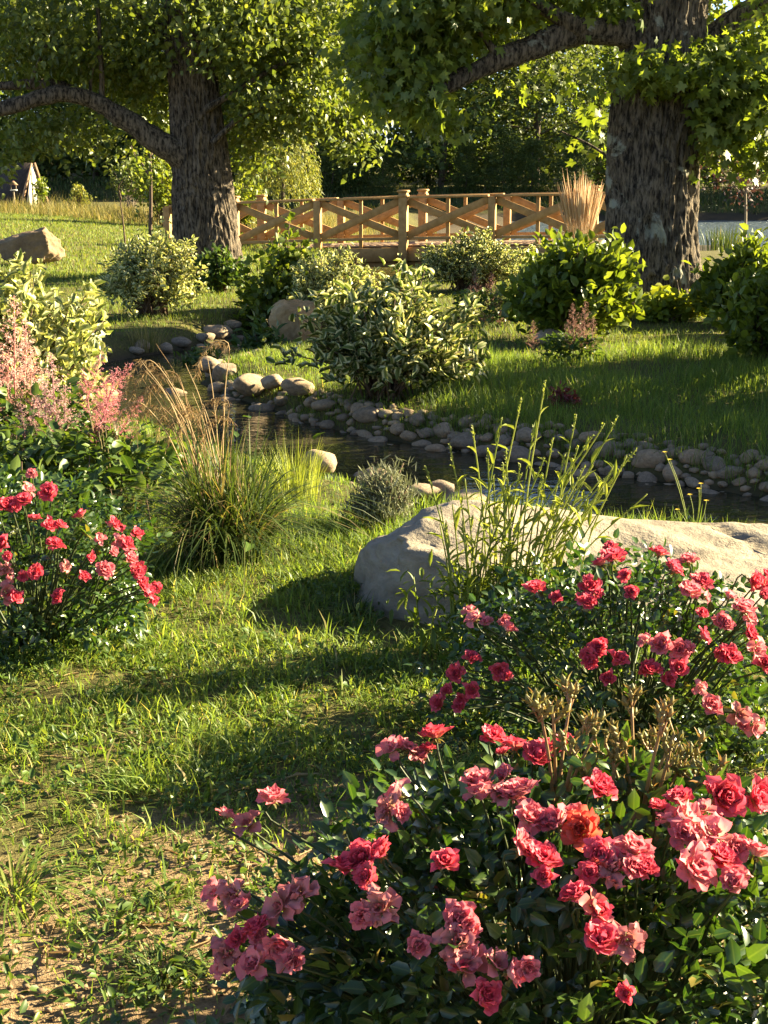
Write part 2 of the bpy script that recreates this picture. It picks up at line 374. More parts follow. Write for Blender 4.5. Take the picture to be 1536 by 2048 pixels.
def stone_mat(name, cs, spot=.3, scale=3.0, bd=.02, streak=None):
    m, nt, b = newmat(name); v = objco(nt); L = nt.links
    at = N(nt, 'Attribute', attribute_name='rnd'); w = v
    if streak:
        mp = N(nt, 'Mapping'); mp.inputs['Scale'].default_value = streak; L.new(v, mp.inputs['Vector']); w = mp.outputs[0]
    f = noise(nt, scale, 7, .62, w, .5); c = ramp(nt, f, [(.28, cs[0]), (.5, cs[1]), (.72, cs[2])])
    g = noise(nt, scale * 7, 5, .7, v); c = mixc(nt, spot, c, ramp(nt, g, [(.3, (.55, .52, .48)), (.65, (1.15, 1.13, 1.1))]), 'MULTIPLY')
    c = mixc(nt, .7, c, ramp(nt, at.outputs['Fac'], [(0, (.62, .60, .60)), (.5, (1, .97, .92)), (1, (1.2, 1.05, .88))]), 'MULTIPLY')
    L.new(c, b.inputs['Base Color']); b.inputs['Roughness'].default_value = .85; b.inputs['Specular IOR Level'].default_value = .25
    h = N(nt, 'Math', operation='ADD'); L.new(f, h.inputs[0]); L.new(g, h.inputs[1]); bump(nt, b, h.outputs[0], .55, bd)
    return m
M_boulder = stone_mat('sandstone', ((.15, .125, .095), (.27, .23, .175), (.38, .33, .255)), .45, 2.6, .03, (.6, 1, 2.2))
M_brownrock = stone_mat('brown_stone', ((.13, .09, .055), (.23, .165, .10), (.33, .25, .16)), .5, 3, .03)
M_cobble = stone_mat('river_stone', ((.19, .15, .105), (.31, .24, .165), (.42, .33, .23)), .4, 5, .01)
M_ochre = stone_mat('ochre_stone', ((.24, .14, .055), (.40, .26, .12), (.50, .37, .21)), .5, 3.2, .03)

# ground: sandy soil, dark litter and thatch, mud in the stream bed
def ground_mat():
    m, nt, b = newmat('garden_ground'); L = nt.links; v = geom_pos(nt)
    at = N(nt, 'Attribute', attribute_name='rnd')
    f1 = noise(nt, 3.5, 6, .6, v); f2 = noise(nt, 38, 5, .7, v); f3 = noise(nt, 140, 3, .7, v)
    soil = ramp(nt, f2, [(.25, (.10, .062, .030)), (.5, (.23, .155, .085)), (.75, (.35, .25, .145))])
    soil = mixc(nt, .5, soil, ramp(nt, f3, [(.3, (.5, .45, .4)), (.6, (1.1, 1.1, 1.05))]), 'MULTIPLY')
    th = ramp(nt, f2, [(.3, (.05, .045, .016)), (.55, (.11, .10, .03)), (.8, (.20, .155, .06))])
    s = N(nt, 'Math', operation='MULTIPLY_ADD'); L.new(f1, s.inputs[0]); s.inputs[1].default_value = .7; L.new(at.outputs['Fac'], s.inputs[2])
    c = mixc(nt, ramp(nt, s.outputs[0], [(.62, (0, 0, 0)), (.82, (1, 1, 1))]), soil, th)
    sz = N(nt, 'SeparateXYZ'); L.new(v, sz.inputs[0]); mr = N(nt, 'MapRange'); L.new(sz.outputs[2], mr.inputs[0])
    mr.inputs[1].default_value = -.10; mr.inputs[2].default_value = -.20
    c = mixc(nt, mr.outputs[0], c, (.055, .042, .025))
    L.new(c, b.inputs['Base Color']); b.inputs['Roughness'].default_value = .95; b.inputs['Specular IOR Level'].default_value = .15
    h = N(nt, 'Math', operation='ADD'); L.new(f2, h.inputs[0]); L.new(f3, h.inputs[1]); bump(nt, b, h.outputs[0], .45, .02)
    return m
M_ground = ground_mat()
def water_mat(name, scale, strength, base=(.03, .027, .014), rg=.04, bd=.03):
    m, nt, b = newmat(name); v = geom_pos(nt)
    b.inputs['Base Color'].default_value = (*base, 1); b.inputs['Roughness'].default_value = rg; b.inputs['IOR'].default_value = 1.33
    mp = N(nt, 'Mapping'); mp.inputs['Scale'].default_value = (.5, 1, 1); nt.links.new(v, mp.inputs['Vector'])
    bump(nt, b, noise(nt, scale, 3, .55, mp.outputs[0], .3), strength, bd); return m
M_stream = water_mat('stream_water', 9.0, .3); M_pond = water_mat('pond_water', 6.0, 1.0, (.085, .11, .13), .25, .3)
M_wood = plain('cedar_stain', (.30, .165, .054), (.47, .28, .105), 9, .7, .2, .004, (1, 1, 1))
M_deck = plain('deck_board', (.26, .17, .10), (.42, .30, .19), 9, .8, .3, .004, (.4, 3, 3))

# ------------------------------------------------------------------ the ground, the stream and the pond
NODES = [(1900, 1112, -.18, .62), (1650, 1078, -.18, .62), (1400, 1042, -.18, .62), (1150, 1003, -.18, .62), (900, 960, -.18, .60), (720, 925, -.18, .54),
         (560, 890, -.18, .44), (430, 845, -.18, .40), (310, 800, -.17, .42), (250, 765, -.19, .50), (320, 735, -.20, .54), (430, 716, -.21, .52), (540, 694, -.22, .46),
         (640, 655, -.26, .45), (720, 600, -.36, .45), (765, 560, -.45, .6), (785, 538, -.45, .7)]
_np = np.array([np.r_[G(a, b, c), d] for a, b, c, d in NODES])
_np = np.vstack([_np, [0.55, 33.5, -.45, .8], [1.2, 41, -.45, 1.6]])
STREAM = spline(_np, 420)                       # x, y, level, half width
PONDZ = -.45
def stream_d(x, y):
    x, y = np.ravel(x), np.ravel(y); D = np.empty(len(x)); I = np.empty(len(x), int)
    for a in range(0, len(x), 8000):
        q = (x[a:a+8000, None] - STREAM[None, :, 0]) ** 2 + (y[a:a+8000, None] - STREAM[None, :, 1]) ** 2
        I[a:a+8000] = q.argmin(1); D[a:a+8000] = np.sqrt(q.min(1))
    return D, I
def pond_in(x, y):
    w = 1.2 * np.sin(y * .35) + .8 * np.sin(y * .13 + x * .2)
    return ss(0, 2.2, x - .9 - w * .5 - .12 * (y - 38)) * ss(37.4, 39.6, y + .4 * np.sin(x * .6)) * (1 - ss(60.6, 62.6, y + .5 * np.sin(x * .35)))
def ht(x, y):
    x = np.asarray(x, float); y = np.asarray(y, float); sh = x.shape; x, y = x.ravel(), y.ravel()
    z = .018 * n2(x, y, 1.6, 3.1) + .010 * n2(x, y, 9.0, 5.0, 2) * (1 - ss(10, 22, y))
    z = z + .34 * ss(-3.2, -11, x) * ss(20, 36, y)                      # the lawn climbs to the left
    z = z + .04 * ss(8.6, 10.5, y) * ss(.2, 2.2, x) * (1 - ss(26, 32, y))   # right bank
    z = z - .28 * ss(29, 36, y) * ss(.3, 2.0, x) * (1 - ss(60, 62, y)); z = z + .75 * ss(62, 66, y) + ss(75, 120, y) * 3
    d, i = stream_d(x, y); w = STREAM[i, 3]; lv = STREAM[i, 2]
    f = ss(w * .72, w + .55, d + .05 * n2(x, y, 4, 9, 2)); z = (lv - .13) * (1 - f) + z * f
    p = pond_in(x, y); z = z * (1 - p) + (PONDZ - .5) * p
    return z.reshape(sh)
def axis(lo, a, b, hi, step, g=1.12):
    m = list(np.arange(a, b, step)); s = step; v = b
    while v < hi: m.append(v); s *= g; v += s
    s = step; v = a - step; pre = []
    while v > lo: pre.append(v); s *= g; v -= s
    return np.array([lo] + pre[::-1] + m + [hi])
gx = axis(-700, -4.2, 5.0, 700, .085, 1.12); gy = axis(-60, 1.6, 16, 1400, .085, 1.04)
X, Y = np.meshgrid(gx, gy); Z = ht(X, Y)
green = np.clip(.10 + .55 * ss(2.5, 4.3, Y + .5 * n2(X, Y, 1.3, 2.0)) + .2 * n2(X, Y, 2.2, 8), 0, 1) * 1.0
green = np.maximum(green, ss(5.2, 7.5, Y) * .75); green = np.where(Y > 17, .8, green)
ground = link('ground', mesh('ground', np.stack([X, Y, Z], -1).reshape(-1, 3), grid_T(len(gy), len(gx)), None, green.ravel(), M_ground, True), kind='structure')
def on(x, y): return float(ht(np.array([x]), np.array([y]))[0])

def ribbon(S, extra):
    tg = nrm(np.gradient(S[:, :2], axis=0)); nn = np.stack([-tg[:, 1], tg[:, 0]], 1); k = np.linspace(-1, 1, 7)
    V = np.concatenate([np.c_[S[:, :2] + nn * ((S[:, 3] + extra) * q)[:, None], S[:, 2]] for q in k]).reshape(7, len(S), 3)
    return V.reshape(-1, 3), grid_T(7, len(S))
wv, wt = ribbon(STREAM, .30)
stream = link('stream', mesh('stream', wv, wt[:, ::-1], None, None, M_stream, True), kind='structure')
px_, py_ = np.meshgrid(np.linspace(-4, 90, 30), np.linspace(36.8, 63.5, 12))
pond = link('pond', mesh('pond', np.stack([px_, py_, np.full(px_.shape, PONDZ - .006)], -1).reshape(-1, 3), grid_T(12, 30), None, None, M_pond), kind='structure')

# ------------------------------------------------------------------ cobbles lining the stream: stones of the stream bed
bed = link('stream_bed', None, kind='structure'); bed.empty_display_size = .1
COB = []
for k in range(9):
    V, T = ico(3); r = np.random.default_rng(50 + k)
    V = V * (1 + .24 * fbm(V * 1.0 + k * 5.1, 2))[:, None]
    for q in range(4):
        nq = nrm(r.normal(size=3)); V = V - np.maximum(V @ nq - (.66 + .2 * r.random()), 0)[:, None] * nq * .8
    V = V * np.array([1.0, .62 + .3 * r.random(), .42 + .26 * r.random()])
    V = V * (1 + .018 * fbm(V * 5 + k, 2))[:, None]
    COB.append([mesh('cobble', V, T, None, np.full(len(V), t), M_cobble, True) for t in (.1, .4, .65, .95)])
placed = []
def cobble(x, y, r, dz=.0):
    for a, b, c in placed:
        if (a - x) ** 2 + (b - y) ** 2 < (.78 * (c + r)) ** 2: return False
    placed.append((x, y, r)); o = link('cobble', random.choice(random.choice(COB)), bed)
    o.location = (x, y, on(x, y) + r * (.16 + dz)); o.scale = (r * random.uniform(.95, 1.3), r * random.uniform(.9, 1.15), r * random.uniform(.85, 1.2))
    o.rotation_euler = (random.uniform(-.25, .25), random.uniform(-.25, .25), random.uniform(0, 6.28)); return True
tg = nrm(np.gradient(STREAM[:, :2], axis=0)); far_n = np.stack([tg[:, 1], -tg[:, 0]], 1); far_n[far_n[:, 1] < 0] *= 1
def bank(i0, i1, side, tries, lo, hi, r0, r1):
    for q in range(tries):
        i = random.randint(i0, i1); s = STREAM[i]; n = far_n[i] * side
        o = s[3] + random.uniform(lo, hi); x, y = s[0] + n[0] * o, s[1] + n[1] * o
        cobble(x, y, random.uniform(r0, r1) * (1.25 if random.random() < .15 else 1))
nodei = lambda k: int(k / (len(_np) - 1) * 419)
FAR = 1 if far_n[nodei(3)][1] > 0 else -1
random.seed(5)
for a, b, r in ((742, 938, .10), (1115, 1003, .11), (665, 965, .09), (700, 985, .08), (745, 1010, .09), (870, 1028, .08), (905, 1022, .07), (640, 1000, .11), (880, 1050, .09), (845, 1060, .08),
                (420, 760, .13), (500, 795, .13), (545, 800, .12), (350, 775, .12), (600, 815, .11)):
    p = G(a, b, -.14); cobble(p[0], p[1], r, .75)
bank(nodei(.9), nodei(7), FAR, 110, -.05, .34, .065, .105); bank(nodei(7), nodei(9.5), FAR, 60, -.10, .35, .07, .12)
bank(nodei(9.6), nodei(12.6), -FAR, 60, -.1, .3, .07, .12); bank(nodei(9.6), nodei(12.6), FAR, 70, -.1, .4, .07, .12)
bank(nodei(3.6), nodei(5.8), -FAR, 60, -.22, .14, .045, .08)
bank(nodei(.9), nodei(7.4), FAR, 900, -.14, .42, .042, .066)
SMALL = []; big_n = len(placed)                                  # the gravel and fist-sized stones between them: one heap
def pebble(x, y, r):
    for a, b, c in placed:
        if (a - x) ** 2 + (b - y) ** 2 < (.66 * (c + r)) ** 2: return
    placed.append((x, y, r)); SMALL.append((x, y, r))
cobble_ = cobble; cobble = lambda x, y, r, dz=0: pebble(x, y, r)
bank(nodei(.9), nodei(8), FAR, 2600, -.18, .46, .022, .042); bank(nodei(3.4), nodei(6), -FAR, 500, -.25, .20, .02, .045); bank(nodei(9.6), nodei(12.8), FAR, 300, -.2, .45, .03, .06)
cobble = cobble_
sm = np.array(SMALL); zs = ht(sm[:, 0], sm[:, 1]); gg = Geo(); iv, it = ico(1)
for (x, y, r), z in zip(SMALL, zs):
    v = iv * (1 + .25 * np.random.default_rng(int(x * 1e4) & 0xffff).normal(size=(len(iv), 1)).clip(-1, 1)) * [r * random.uniform(.9, 1.4), r * random.uniform(.8, 1.1), r * random.uniform(.5, .8)]
    gg.add(v + [x, y, z + r * .2], it)
link('small_stones', gg.mesh('small_stones', M_cobble, True), bed)['kind'] = 'stuff'

# ------------------------------------------------------------------ boulders
def boulder(name, label, px, py, dims, seed, mat, rz=0.0, sub=5, z=.0, **kw):
    p = G(px, py); z0 = on(p[0], p[1])
    V, T = rock(seed, dims, sub, **kw); c, s = math.cos(rz), math.sin(rz)
    V = V @ np.array([[c, s, 0], [-s, c, 0], [0, 0, 1]])
    lo = V[:, 2].min(); o = link(name, mesh(name, V - [0, 0, lo], T, None, np.full(len(V), .55), mat, True), None, (p[0], p[1] + dims[1] * .8, z0 - .18 * dims[2] + z))
    tag(o, label, 'boulder'); return o
def big_boulder():
    V, T = ico(6); V = np.sign(V) * np.abs(V) ** .68
    V = V * np.array([1.25, .60, .40]) + 0.0
    x = V[:, 0]; k = ss(-.95, -.35, x)
    V[:, 1] *= .72 + .28 * k; V[:, 1] += .10 * (1 - k)
    for n, c in (((.03, -.42, 1), .235), ((-.85, -.35, .25), 1.04), ((-.55, -.75, -.5), .80), ((-.62, .1, .75), .84), ((.0, -1, .22), .46), ((.05, .9, .5), .50), ((.5, -.5, .9), .78)):
        n = nrm(np.array(n, float)); V = V - np.maximum(V @ n - c, 0)[:, None] * n * .94
    lft = 1 - ss(-.85, -.15, V[:, 0]); V[:, 2] *= 1 + .22 * lft; V[:, 1] -= .10 * lft
    q = np.stack([V[:, 0] * 1.3, V[:, 1] * 2.2, V[:, 2] * 3.5], 1)
    V[:, 2] += .065 * fbm(q * 1.0 + 4, 3); V[:, 1] += .03 * fbm(q * 1.4 + 9, 3)
    st = ss(-.42, -.36, V[:, 0] + .25 * V[:, 1] + .05 * vn(q * 4)) * ss(-.1, .12, V[:, 2]) * (1 - ss(.0, .30, V[:, 1] + .3))
    V[:, 2] += .035 * st; V[:, 1] -= .05 * st                                  # the raised slab with its broken edge
    for (a, b, cc, wd) in ((.55, -.25, .12, .035), (.9, -.5, -.06, .03), (1.0, .35, .42, .025), (.3, .18, -.05, .03), (.2, -.9, .4, .03)):
        dd = V[:, 0] * b - V[:, 1] + cc + .05 * fbm(V * 4, 2); V[:, 2] -= .05 * np.exp(-(dd / wd) ** 2) * ss(-.05, .08, V[:, 2]) * ss(a - .8, a - .3, V[:, 0])
    V *= (1 + .020 * fbm(V * 9, 5, .65))[:, None]; V[:, 2] -= .03 * np.maximum(fbm(V * [2.5, 5, 5] + 31, 3) - .25, 0) * ss(0, .1, V[:, 2])
    return V, T
V, T = big_boulder()
bo = link('boulder', mesh('boulder', V, T, None, np.full(len(V), .5), M_boulder, True), None, (1.12, 5.36, .02))
bo.scale = (1, 1, .66)
bo.rotation_euler = (0, R(2), R(-4))
tag(bo, 'long flat sandstone boulder lying between the rose bushes and the stream', 'boulder')
boulder('boulder', 'ochre boulder with squared top beside the shrubs at the far stream edge', 590, 655, (.30, .25, .28), 4, M_ochre, .0, 5, z=.13, amp=.12, fine=.08, cuts=4, cutd=.85, planes=(((.85, -.5, .12), .5), ((-.55, -.85, .0), .55), ((.12, -.25, 1), .62)))
boulder('boulder', 'brown hump-backed boulder lying alone on the sunny lawn', 55, 536, (.56, .36, .36), 12, M_brownrock, .0, 5, amp=.22, fine=.09, cuts=4, cutd=.8, planes=(((-.15, -1, .05), .45), ((.95, -.25, .1), .72), ((-.45, -.2, 1), .55)))
boulder('boulder', 'round mossy boulder standing in the stream behind the long sandstone boulder', 928, 1012, (.155, .12, .10), 21, M_cobble, 0, 4, z=-.11, amp=.12, cuts=2, cutd=.85)
boulder('slab_stone', 'flat tan slab jutting over the stream by the variegated shrub', 165, 752, (.26, .22, .10), 31, M_ochre, .4, 4, z=.02, amp=.15, cuts=5)
boulder('boulder', 'pale stone half hidden in the grass behind the pink faded astilbe', 1105, 700, (.16, .12, .07), 33, M_cobble, 0, 4, amp=.15, cuts=3)

# ------------------------------------------------------------------ the footbridge
BA = R(15); BX = np.array([math.cos(BA), -math.sin(BA)]); BW = np.array([math.sin(BA), math.cos(BA)])
B0 = np.array([.395, 30.0]); WID = 1.69
def dz(s): return .115 + .029 * s - .002 * s * s
def bp(s, w, z): q = B0 + BX * s + BW * w; return np.array([q[0], q[1], z])
def beam(p, q, wd, hg, bev=.006):
    p, q = np.asarray(p, float), np.asarray(q, float); d = q - p; L = np.linalg.norm(d); d /= L
    s = nrm(np.cross(d, [0, 0, 1.0])) if abs(d[2]) < .98 else np.array([BW[0], BW[1], 0]); u = np.cross(s, d)
    return box((p + q) / 2, (L, wd, hg), M=np.stack([d, s, u], 1), bev=bev)
bridge = thing('footbridge', (B0[0], B0[1] + .85, -.45), 'tan wooden footbridge with crossed-plank railings over the stream by the pond', 'bridge')
ST = [-5.165, -3.65, -1.825, 0, 1.825, 3.65, 5.2]; CAPS = (1, 3, 5)
for w in (0.0, WID):
    for i, s in enumerate(ST):
        cap = i in CAPS; t = dz(s) + (1.05 if cap else .93); wd = .17 if cap else .145
        low = -.60 if cap else dz(s) - .18
        o = part('post', Geo().add(*beam(bp(s, w, low), bp(s, w, t), wd, wd)), M_wood, bridge)
        if cap:
            g = Geo().add(*box(bp(s, w, t - .075), (.205, .205, .05), -BA, bev=.012)); g.add(*box(bp(s, w, t + .018), (.225, .225, .045), -BA, bev=.014))
            c = g.mesh('post_cap', M_wood); c.transform(Matrix.Translation(-bridge.location)); link('post_cap', c, o)
    for i in range(len(ST) - 1):
        a, b = ST[i], ST[i + 1]; ga = .085 if i in CAPS else .073; gb = .085 if i + 1 in CAPS else .073
        a2, b2 = a + ga, b - gb
        part('handrail', Geo().add(*beam(bp(a2, w, dz(a) + .945), bp(b2, w, dz(b) + .945), .17, .045)), M_wood, bridge)
        part('bottom_rail', Geo().add(*beam(bp(a2, w, dz(a) + .13), bp(b2, w, dz(b) + .13), .06, .06)), M_wood, bridge)
        m = (a + b) / 2
        part('baluster', Geo().add(*beam(bp(m, w + .045, dz(m) - .06), bp(m, w + .045, dz(m) + .92), .04, .075)), M_wood, bridge)
        part('brace', Geo().add(*beam(bp(a2, w - .022, dz(a) + .19), bp(b2, w - .022, dz(b) + .87), .034, .15)), M_wood, bridge)
        part('brace', Geo().add(*beam(bp(a2, w + .014, dz(a) + .87), bp(b2, w + .014, dz(b) + .19), .034, .15)), M_wood, bridge)
npl = 70; edges = np.linspace(-5.3, 5.3, npl + 1)
for i in range(npl):
    s = (edges[i] + edges[i + 1]) / 2
    part('plank', Geo().add(*beam(bp(s, .075, dz(s) - .02), bp(s, WID - .075, dz(s) - .02), edges[1] - edges[0] - .008, .036, .004)), M_deck, bridge)
for w in (.03, WID - .03):
    for a, b in ((-5.2, -3.73), (-3.57, -.08), (.08, 3.57), (3.73, 5.2)):
        part('stringer', Geo().add(*beam(bp(a, w, dz(a) - .19), bp(b, w, dz(b) - .19), .07, .28)), M_wood, bridge)
        part('lower_beam', Geo().add(*beam(bp(a, w + (.06 if w < 1 else -.06), dz(a) - .40), bp(b, w + (.06 if w < 1 else -.06), dz(b) - .40), .05, .10)), M_wood, bridge)

# ------------------------------------------------------------------ the two old trees
def proj(p):
    p = np.atleast_2d(p); q = p - [0, 0, EYE]; zc = q[:, 1] * CP - q[:, 2] * SP; yc = q[:, 1] * SP + q[:, 2] * CP
    return 768 + FPX * q[:, 0] / zc, 1024 - FPX * yc / zc, zc
def bark_disp(amp, freq, seed):
    def f(pts, ring, rad, a):
        m, k = len(pts), len(a); z = pts[:, 2][:, None] * np.ones(k); arc = a[None] * rad[:, None]
        cx, cy = np.cos(a)[None] * rad[:, None], np.sin(a)[None] * rad[:, None]
        q = np.stack([cx * freq + seed, cy * freq, z * freq * .20], -1).reshape(-1, 3)
        wp = fbm(np.stack([cx * 3, cy * 3, z * 1.6], -1).reshape(-1, 3) + seed, 2)
        q2 = q + wp[:, None] * .9
        r = 1 - np.abs(vn(q2)) * 2.0; r2 = 1 - np.abs(vn(q2 * 2.1 + 7)) * 1.6
        big = fbm(np.stack([cx * 1.6, cy * 1.6, z * .5], -1).reshape(-1, 3) + seed * 2, 2) * .07
        return (amp * (r * .75 + r2 * .35 - .3) + big * rad.mean()).reshape(m, k)
    return f
def trunk_geo(pts, rad, seg, n, amp, freq, seed, flare=.35):
    t = np.linspace(0, 1, n); pp = spline(pts, n); rr = np.interp(t, np.linspace(0, 1, len(rad)), rad)
    hz = pp[:, 2] - pp[0, 2]; rr = rr * (1 + flare * np.exp(-hz / .28))
    bd = bark_disp(amp, freq, seed)
    def d2(p, ring, r, a):
        lob = np.exp(-(p[:, 2] - p[0, 2]) / .4)[:, None] * (.10 * np.sin(a * 5 + seed)[None] + .06 * np.sin(a * 8 + 2 * seed)[None]) * r[:, None]
        return bd(p, ring, r, a) + lob
    return tube(pp, rr, seg, None, 0, d2)
def limb(pts, rad, seg=14, n=40, lump=.14): return tube(pts, rad, seg, n, lump)
def crown_pts(blobs, spray, spread):
    """leaf places in sprays: returns pos, spray axis"""
    P_, A_ = [], []
    for (px, py, rx, ry, y, dy, n) in blobs:
        k = max(1, n // spray); c = P(px, py, y); sc_ = y / FPX * 1.02
        u = rdir(k) * (rng.random((k, 1)) ** .45)
        cen = c + u * np.array([rx * sc_, dy, ry * sc_])
        ax = nrm(u * [1, .5, .3] + rng.normal(0, .5, (k, 3)) + [0, 0, -.25])
        i = np.repeat(np.arange(k), spray); m = len(i)
        off = rng.normal(0, 1, (m, 3)) * spread * np.array([1, 1, .55]) + ax[i] * (rng.random((m, 1)) - .5) * spread * 2.2
        P_.append(cen[i] + off); A_.append(nrm(ax[i] + rng.normal(0, .55, (m, 3))))
    return np.concatenate(P_), np.concatenate(A_)
def near_line(px, py, line, r):
    line = np.asarray(line, float); best = np.full(len(px), 1e9)
    for (a, b) in zip(line[:-1], line[1:]):
        d = b - a; t = np.clip(((px - a[0]) * d[0] + (py - a[1]) * d[1]) / (d @ d), 0, 1)
        best = np.minimum(best, np.hypot(px - a[0] - d[0] * t, py - a[1] - d[1] * t))
    return best < r
LEAF_MID = tpl([(0, 0), (.2, .33), (.6, .29), (1, 0)], 3, .2, .2)

# left tree
DL = 22.5
lt = thing('shade_tree', P(413, 545, DL) * [1, 1, 0] + [0, 0, -.02], 'big ridged-bark tree with one long bent limb, standing by the footbridge', 'tree')
tp_ = [P(415, 552, DL), P(413, 500, DL), P(411, 440, DL), P(405, 360, DL), P(398, 290, DL), P(388, 180, DL), P(375, 40, DL), P(372, -120, DL), P(370, -330, DL)]
V, T, U = trunk_geo(tp_, [.47, .465, .46, .43, .41, .355, .32, .26, .12], 240, 250, .044, 20, 2.3, .2)
part('trunk', Geo().add(V, T, U), M_bark_a, lt, True)
LL = [(385, 322), (345, 300), (295, 268), (240, 232), (190, 203), (130, 188), (80, 196), (30, 212), (-40, 220), (-120, 200)]
part('limb', Geo().add(*limb([P(a, b, DL - .1 - .07 * i) for i, (a, b) in enumerate(LL)], [.24, .20, .165, .145, .13, .125, .12, .105, .09, .06], 20, 70, .22)), M_bark_a, lt, True)
for pts, r0, r1 in (([(150, 186), (110, 172), (60, 168), (0, 172), (-60, 160)], .11, .05), ([(425, 288), (448, 264), (480, 236), (525, 215), (600, 196), (680, 200)], .055, .015),
                    ([(203, 205), (204, 160), (200, 90), (196, 20), (190, -70)], .045, .025), ([(180, 200), (183, 150), (196, 110)], .03, .015), ([(60, 170), (75, 130), (95, 80), (100, 10)], .03, .02),
                    ([(400, 150), (440, 90), (500, 30), (580, -40)], .12, .05), ([(370, 120), (320, 60), (240, 0), (150, -60)], .13, .05), ([(410, 220), (460, 190), (560, 130), (680, 80)], .06, .02),
                    ([(600, 196), (650, 220), (690, 265), (715, 320)], .018, .008)):
    part('limb', Geo().add(*limb([P(a, b, DL + (.1 if r0 > .1 else -.35)) for a, b in pts], np.linspace(r0, r1, 4), 9, 24, .12)), M_bark_a, lt, True)
bl = [(40, 40, 170, 130, 22.3, 2.2, 3400), (210, 50, 180, 130, 22.6, 2.4, 4200), (390, 40, 170, 115, 22.6, 2.2, 4400), (540, 70, 150, 140, 22.6, 2.2, 5600), (670, 110, 110, 150, 22.8, 1.6, 4600),
      (600, 200, 140, 75, 22.4, 1.4, 3000), (700, 262, 55, 50, 22.2, .6, 420), (718, 322, 24, 44, 22.1, .3, 130), (505, 318, 38, 60, 23.4, .7, 520), (520, 250, 70, 55, 23, .9, 900),
      (50, 265, 80, 42, 22.6, 1.2, 900), (25, 330, 55, 45, 22.4, .8, 480), (160, 262, 90, 34, 23.6, 1.0, 800), (290, 170, 90, 60, 23.6, 1.2, 1900), (310, 245, 45, 34, 23.9, .7, 350), (130, 120, 160, 60, 23.4, 1.4, 2000),
      (300, -170, 420, 120, 22.6, 2.6, 5200), (640, -120, 200, 120, 22.8, 1.8, 2400), (250, 330, 60, 30, 24.2, .6, 200)]
ps, ax = crown_pts([(*q[:6], int(q[6] * .8)) for q in bl], 30, .19)
qx, qy, qz = proj(ps)
drop = (np.abs(qx - 398 - (qy - 300) * .07) < 62) & (qy > 150) & (ps[:, 1] < 22.9)
drop |= near_line(qx, qy, LL, 30) & (ps[:, 1] < 22.9) & (rng.random(len(qx)) < .93)
drop |= (qx > 32) & (qx < 115) & (qy > 318)
ps, ax = ps[~drop], ax[~drop]; n = len(ps)
rot = frames(nrm(ax + [0, 0, -.35]), nrm(rng.normal(0, .8, (n, 3)) + [.1, -.2, .7]))
part('crown', Geo().add(*scatter(LEAF_MID, ps, rot, rng.uniform(.07, .125, n))), M_linden, lt, False, 'stuff')

# right tree
DR = 16.6
rt = thing('maple_tree', P(1316, 625, DR) * [1, 1, 0] + [0, 0, .1], 'massive lichen-spotted maple trunk with low spreading limbs, rising behind the hydrangeas', 'tree')
tp_ = [P(1318, 640, DR), P(1312, 560, DR), P(1302, 470, DR), P(1302, 380, DR), P(1305, 280, DR), P(1312, 180, DR), P(1328, 60, DR), P(1345, -80, DR), P(1350, -300, DR), P(1340, -560, DR)]
V, T, U = trunk_geo(tp_, [.485, .48, .485, .485, .475, .46, .435, .36, .25, .1], 260, 280, .044, 20, 7.7, .25)
part('trunk', Geo().add(V, T, U), M_bark_b, rt, True)
RL = [(1310, 92), (1262, 72), (1210, 62), (1165, 62), (1105, 78), (1040, 102), (975, 130), (915, 160), (855, 195), (800, 215)]
part('limb', Geo().add(*limb([P(a, b, DR - .1 - .06 * i) for i, (a, b) in enumerate(RL)], [.20, .165, .145, .135, .13, .125, .115, .10, .075, .03], 20, 70, .22)), M_bark_b, rt, True)
for pts, r0, r1, dd in (([(1165, 62), (1120, 34), (1080, 8), (1040, -25), (980, -60)], .10, .05, -.4), ([(1370, 125), (1415, 85), (1465, 45), (1530, 8), (1620, -40)], .19, .09, 0),
                        ([(1368, 325), (1398, 312), (1412, 292), (1440, 284), (1475, 300), (1500, 315)], .075, .02, -.1), ([(1350, 60), (1400, -20), (1470, -120), (1560, -200)], .14, .05, .4),
                        ([(1000, 118), (960, 60), (930, 0), (900, -60)], .045, .02, -.5), ([(880, 180), (840, 130), (800, 90), (750, 60)], .04, .015, -.7), ([(1440, 70), (1480, 110), (1510, 170), (1530, 230)], .04, .015, -.3),
                        ([(1300, -20), (1200, -120), (1050, -200)], .16, .05, .3), ([(1240, 330), (1180, 290), (1120, 262)], .02, .01, .5)):
    part('limb', Geo().add(*limb([P(a, b, DR + dd) for a, b in pts], np.linspace(r0, r1, 4), 10, 26, .15)), M_bark_b, rt, True)
mo = P(1440, 288, DR - .1) + rng.normal(0, 1, (500, 3)) * [.13, .05, .05] + rng.random((500, 1)) * [0, 0, -.07]
part('moss', Geo().add(*scatter(LEAF_NEEDLE, mo, frames(rdir(500) + [0, 0, -.8]), rng.uniform(.03, .07, 500))), M_meadow, rt, False, 'stuff')
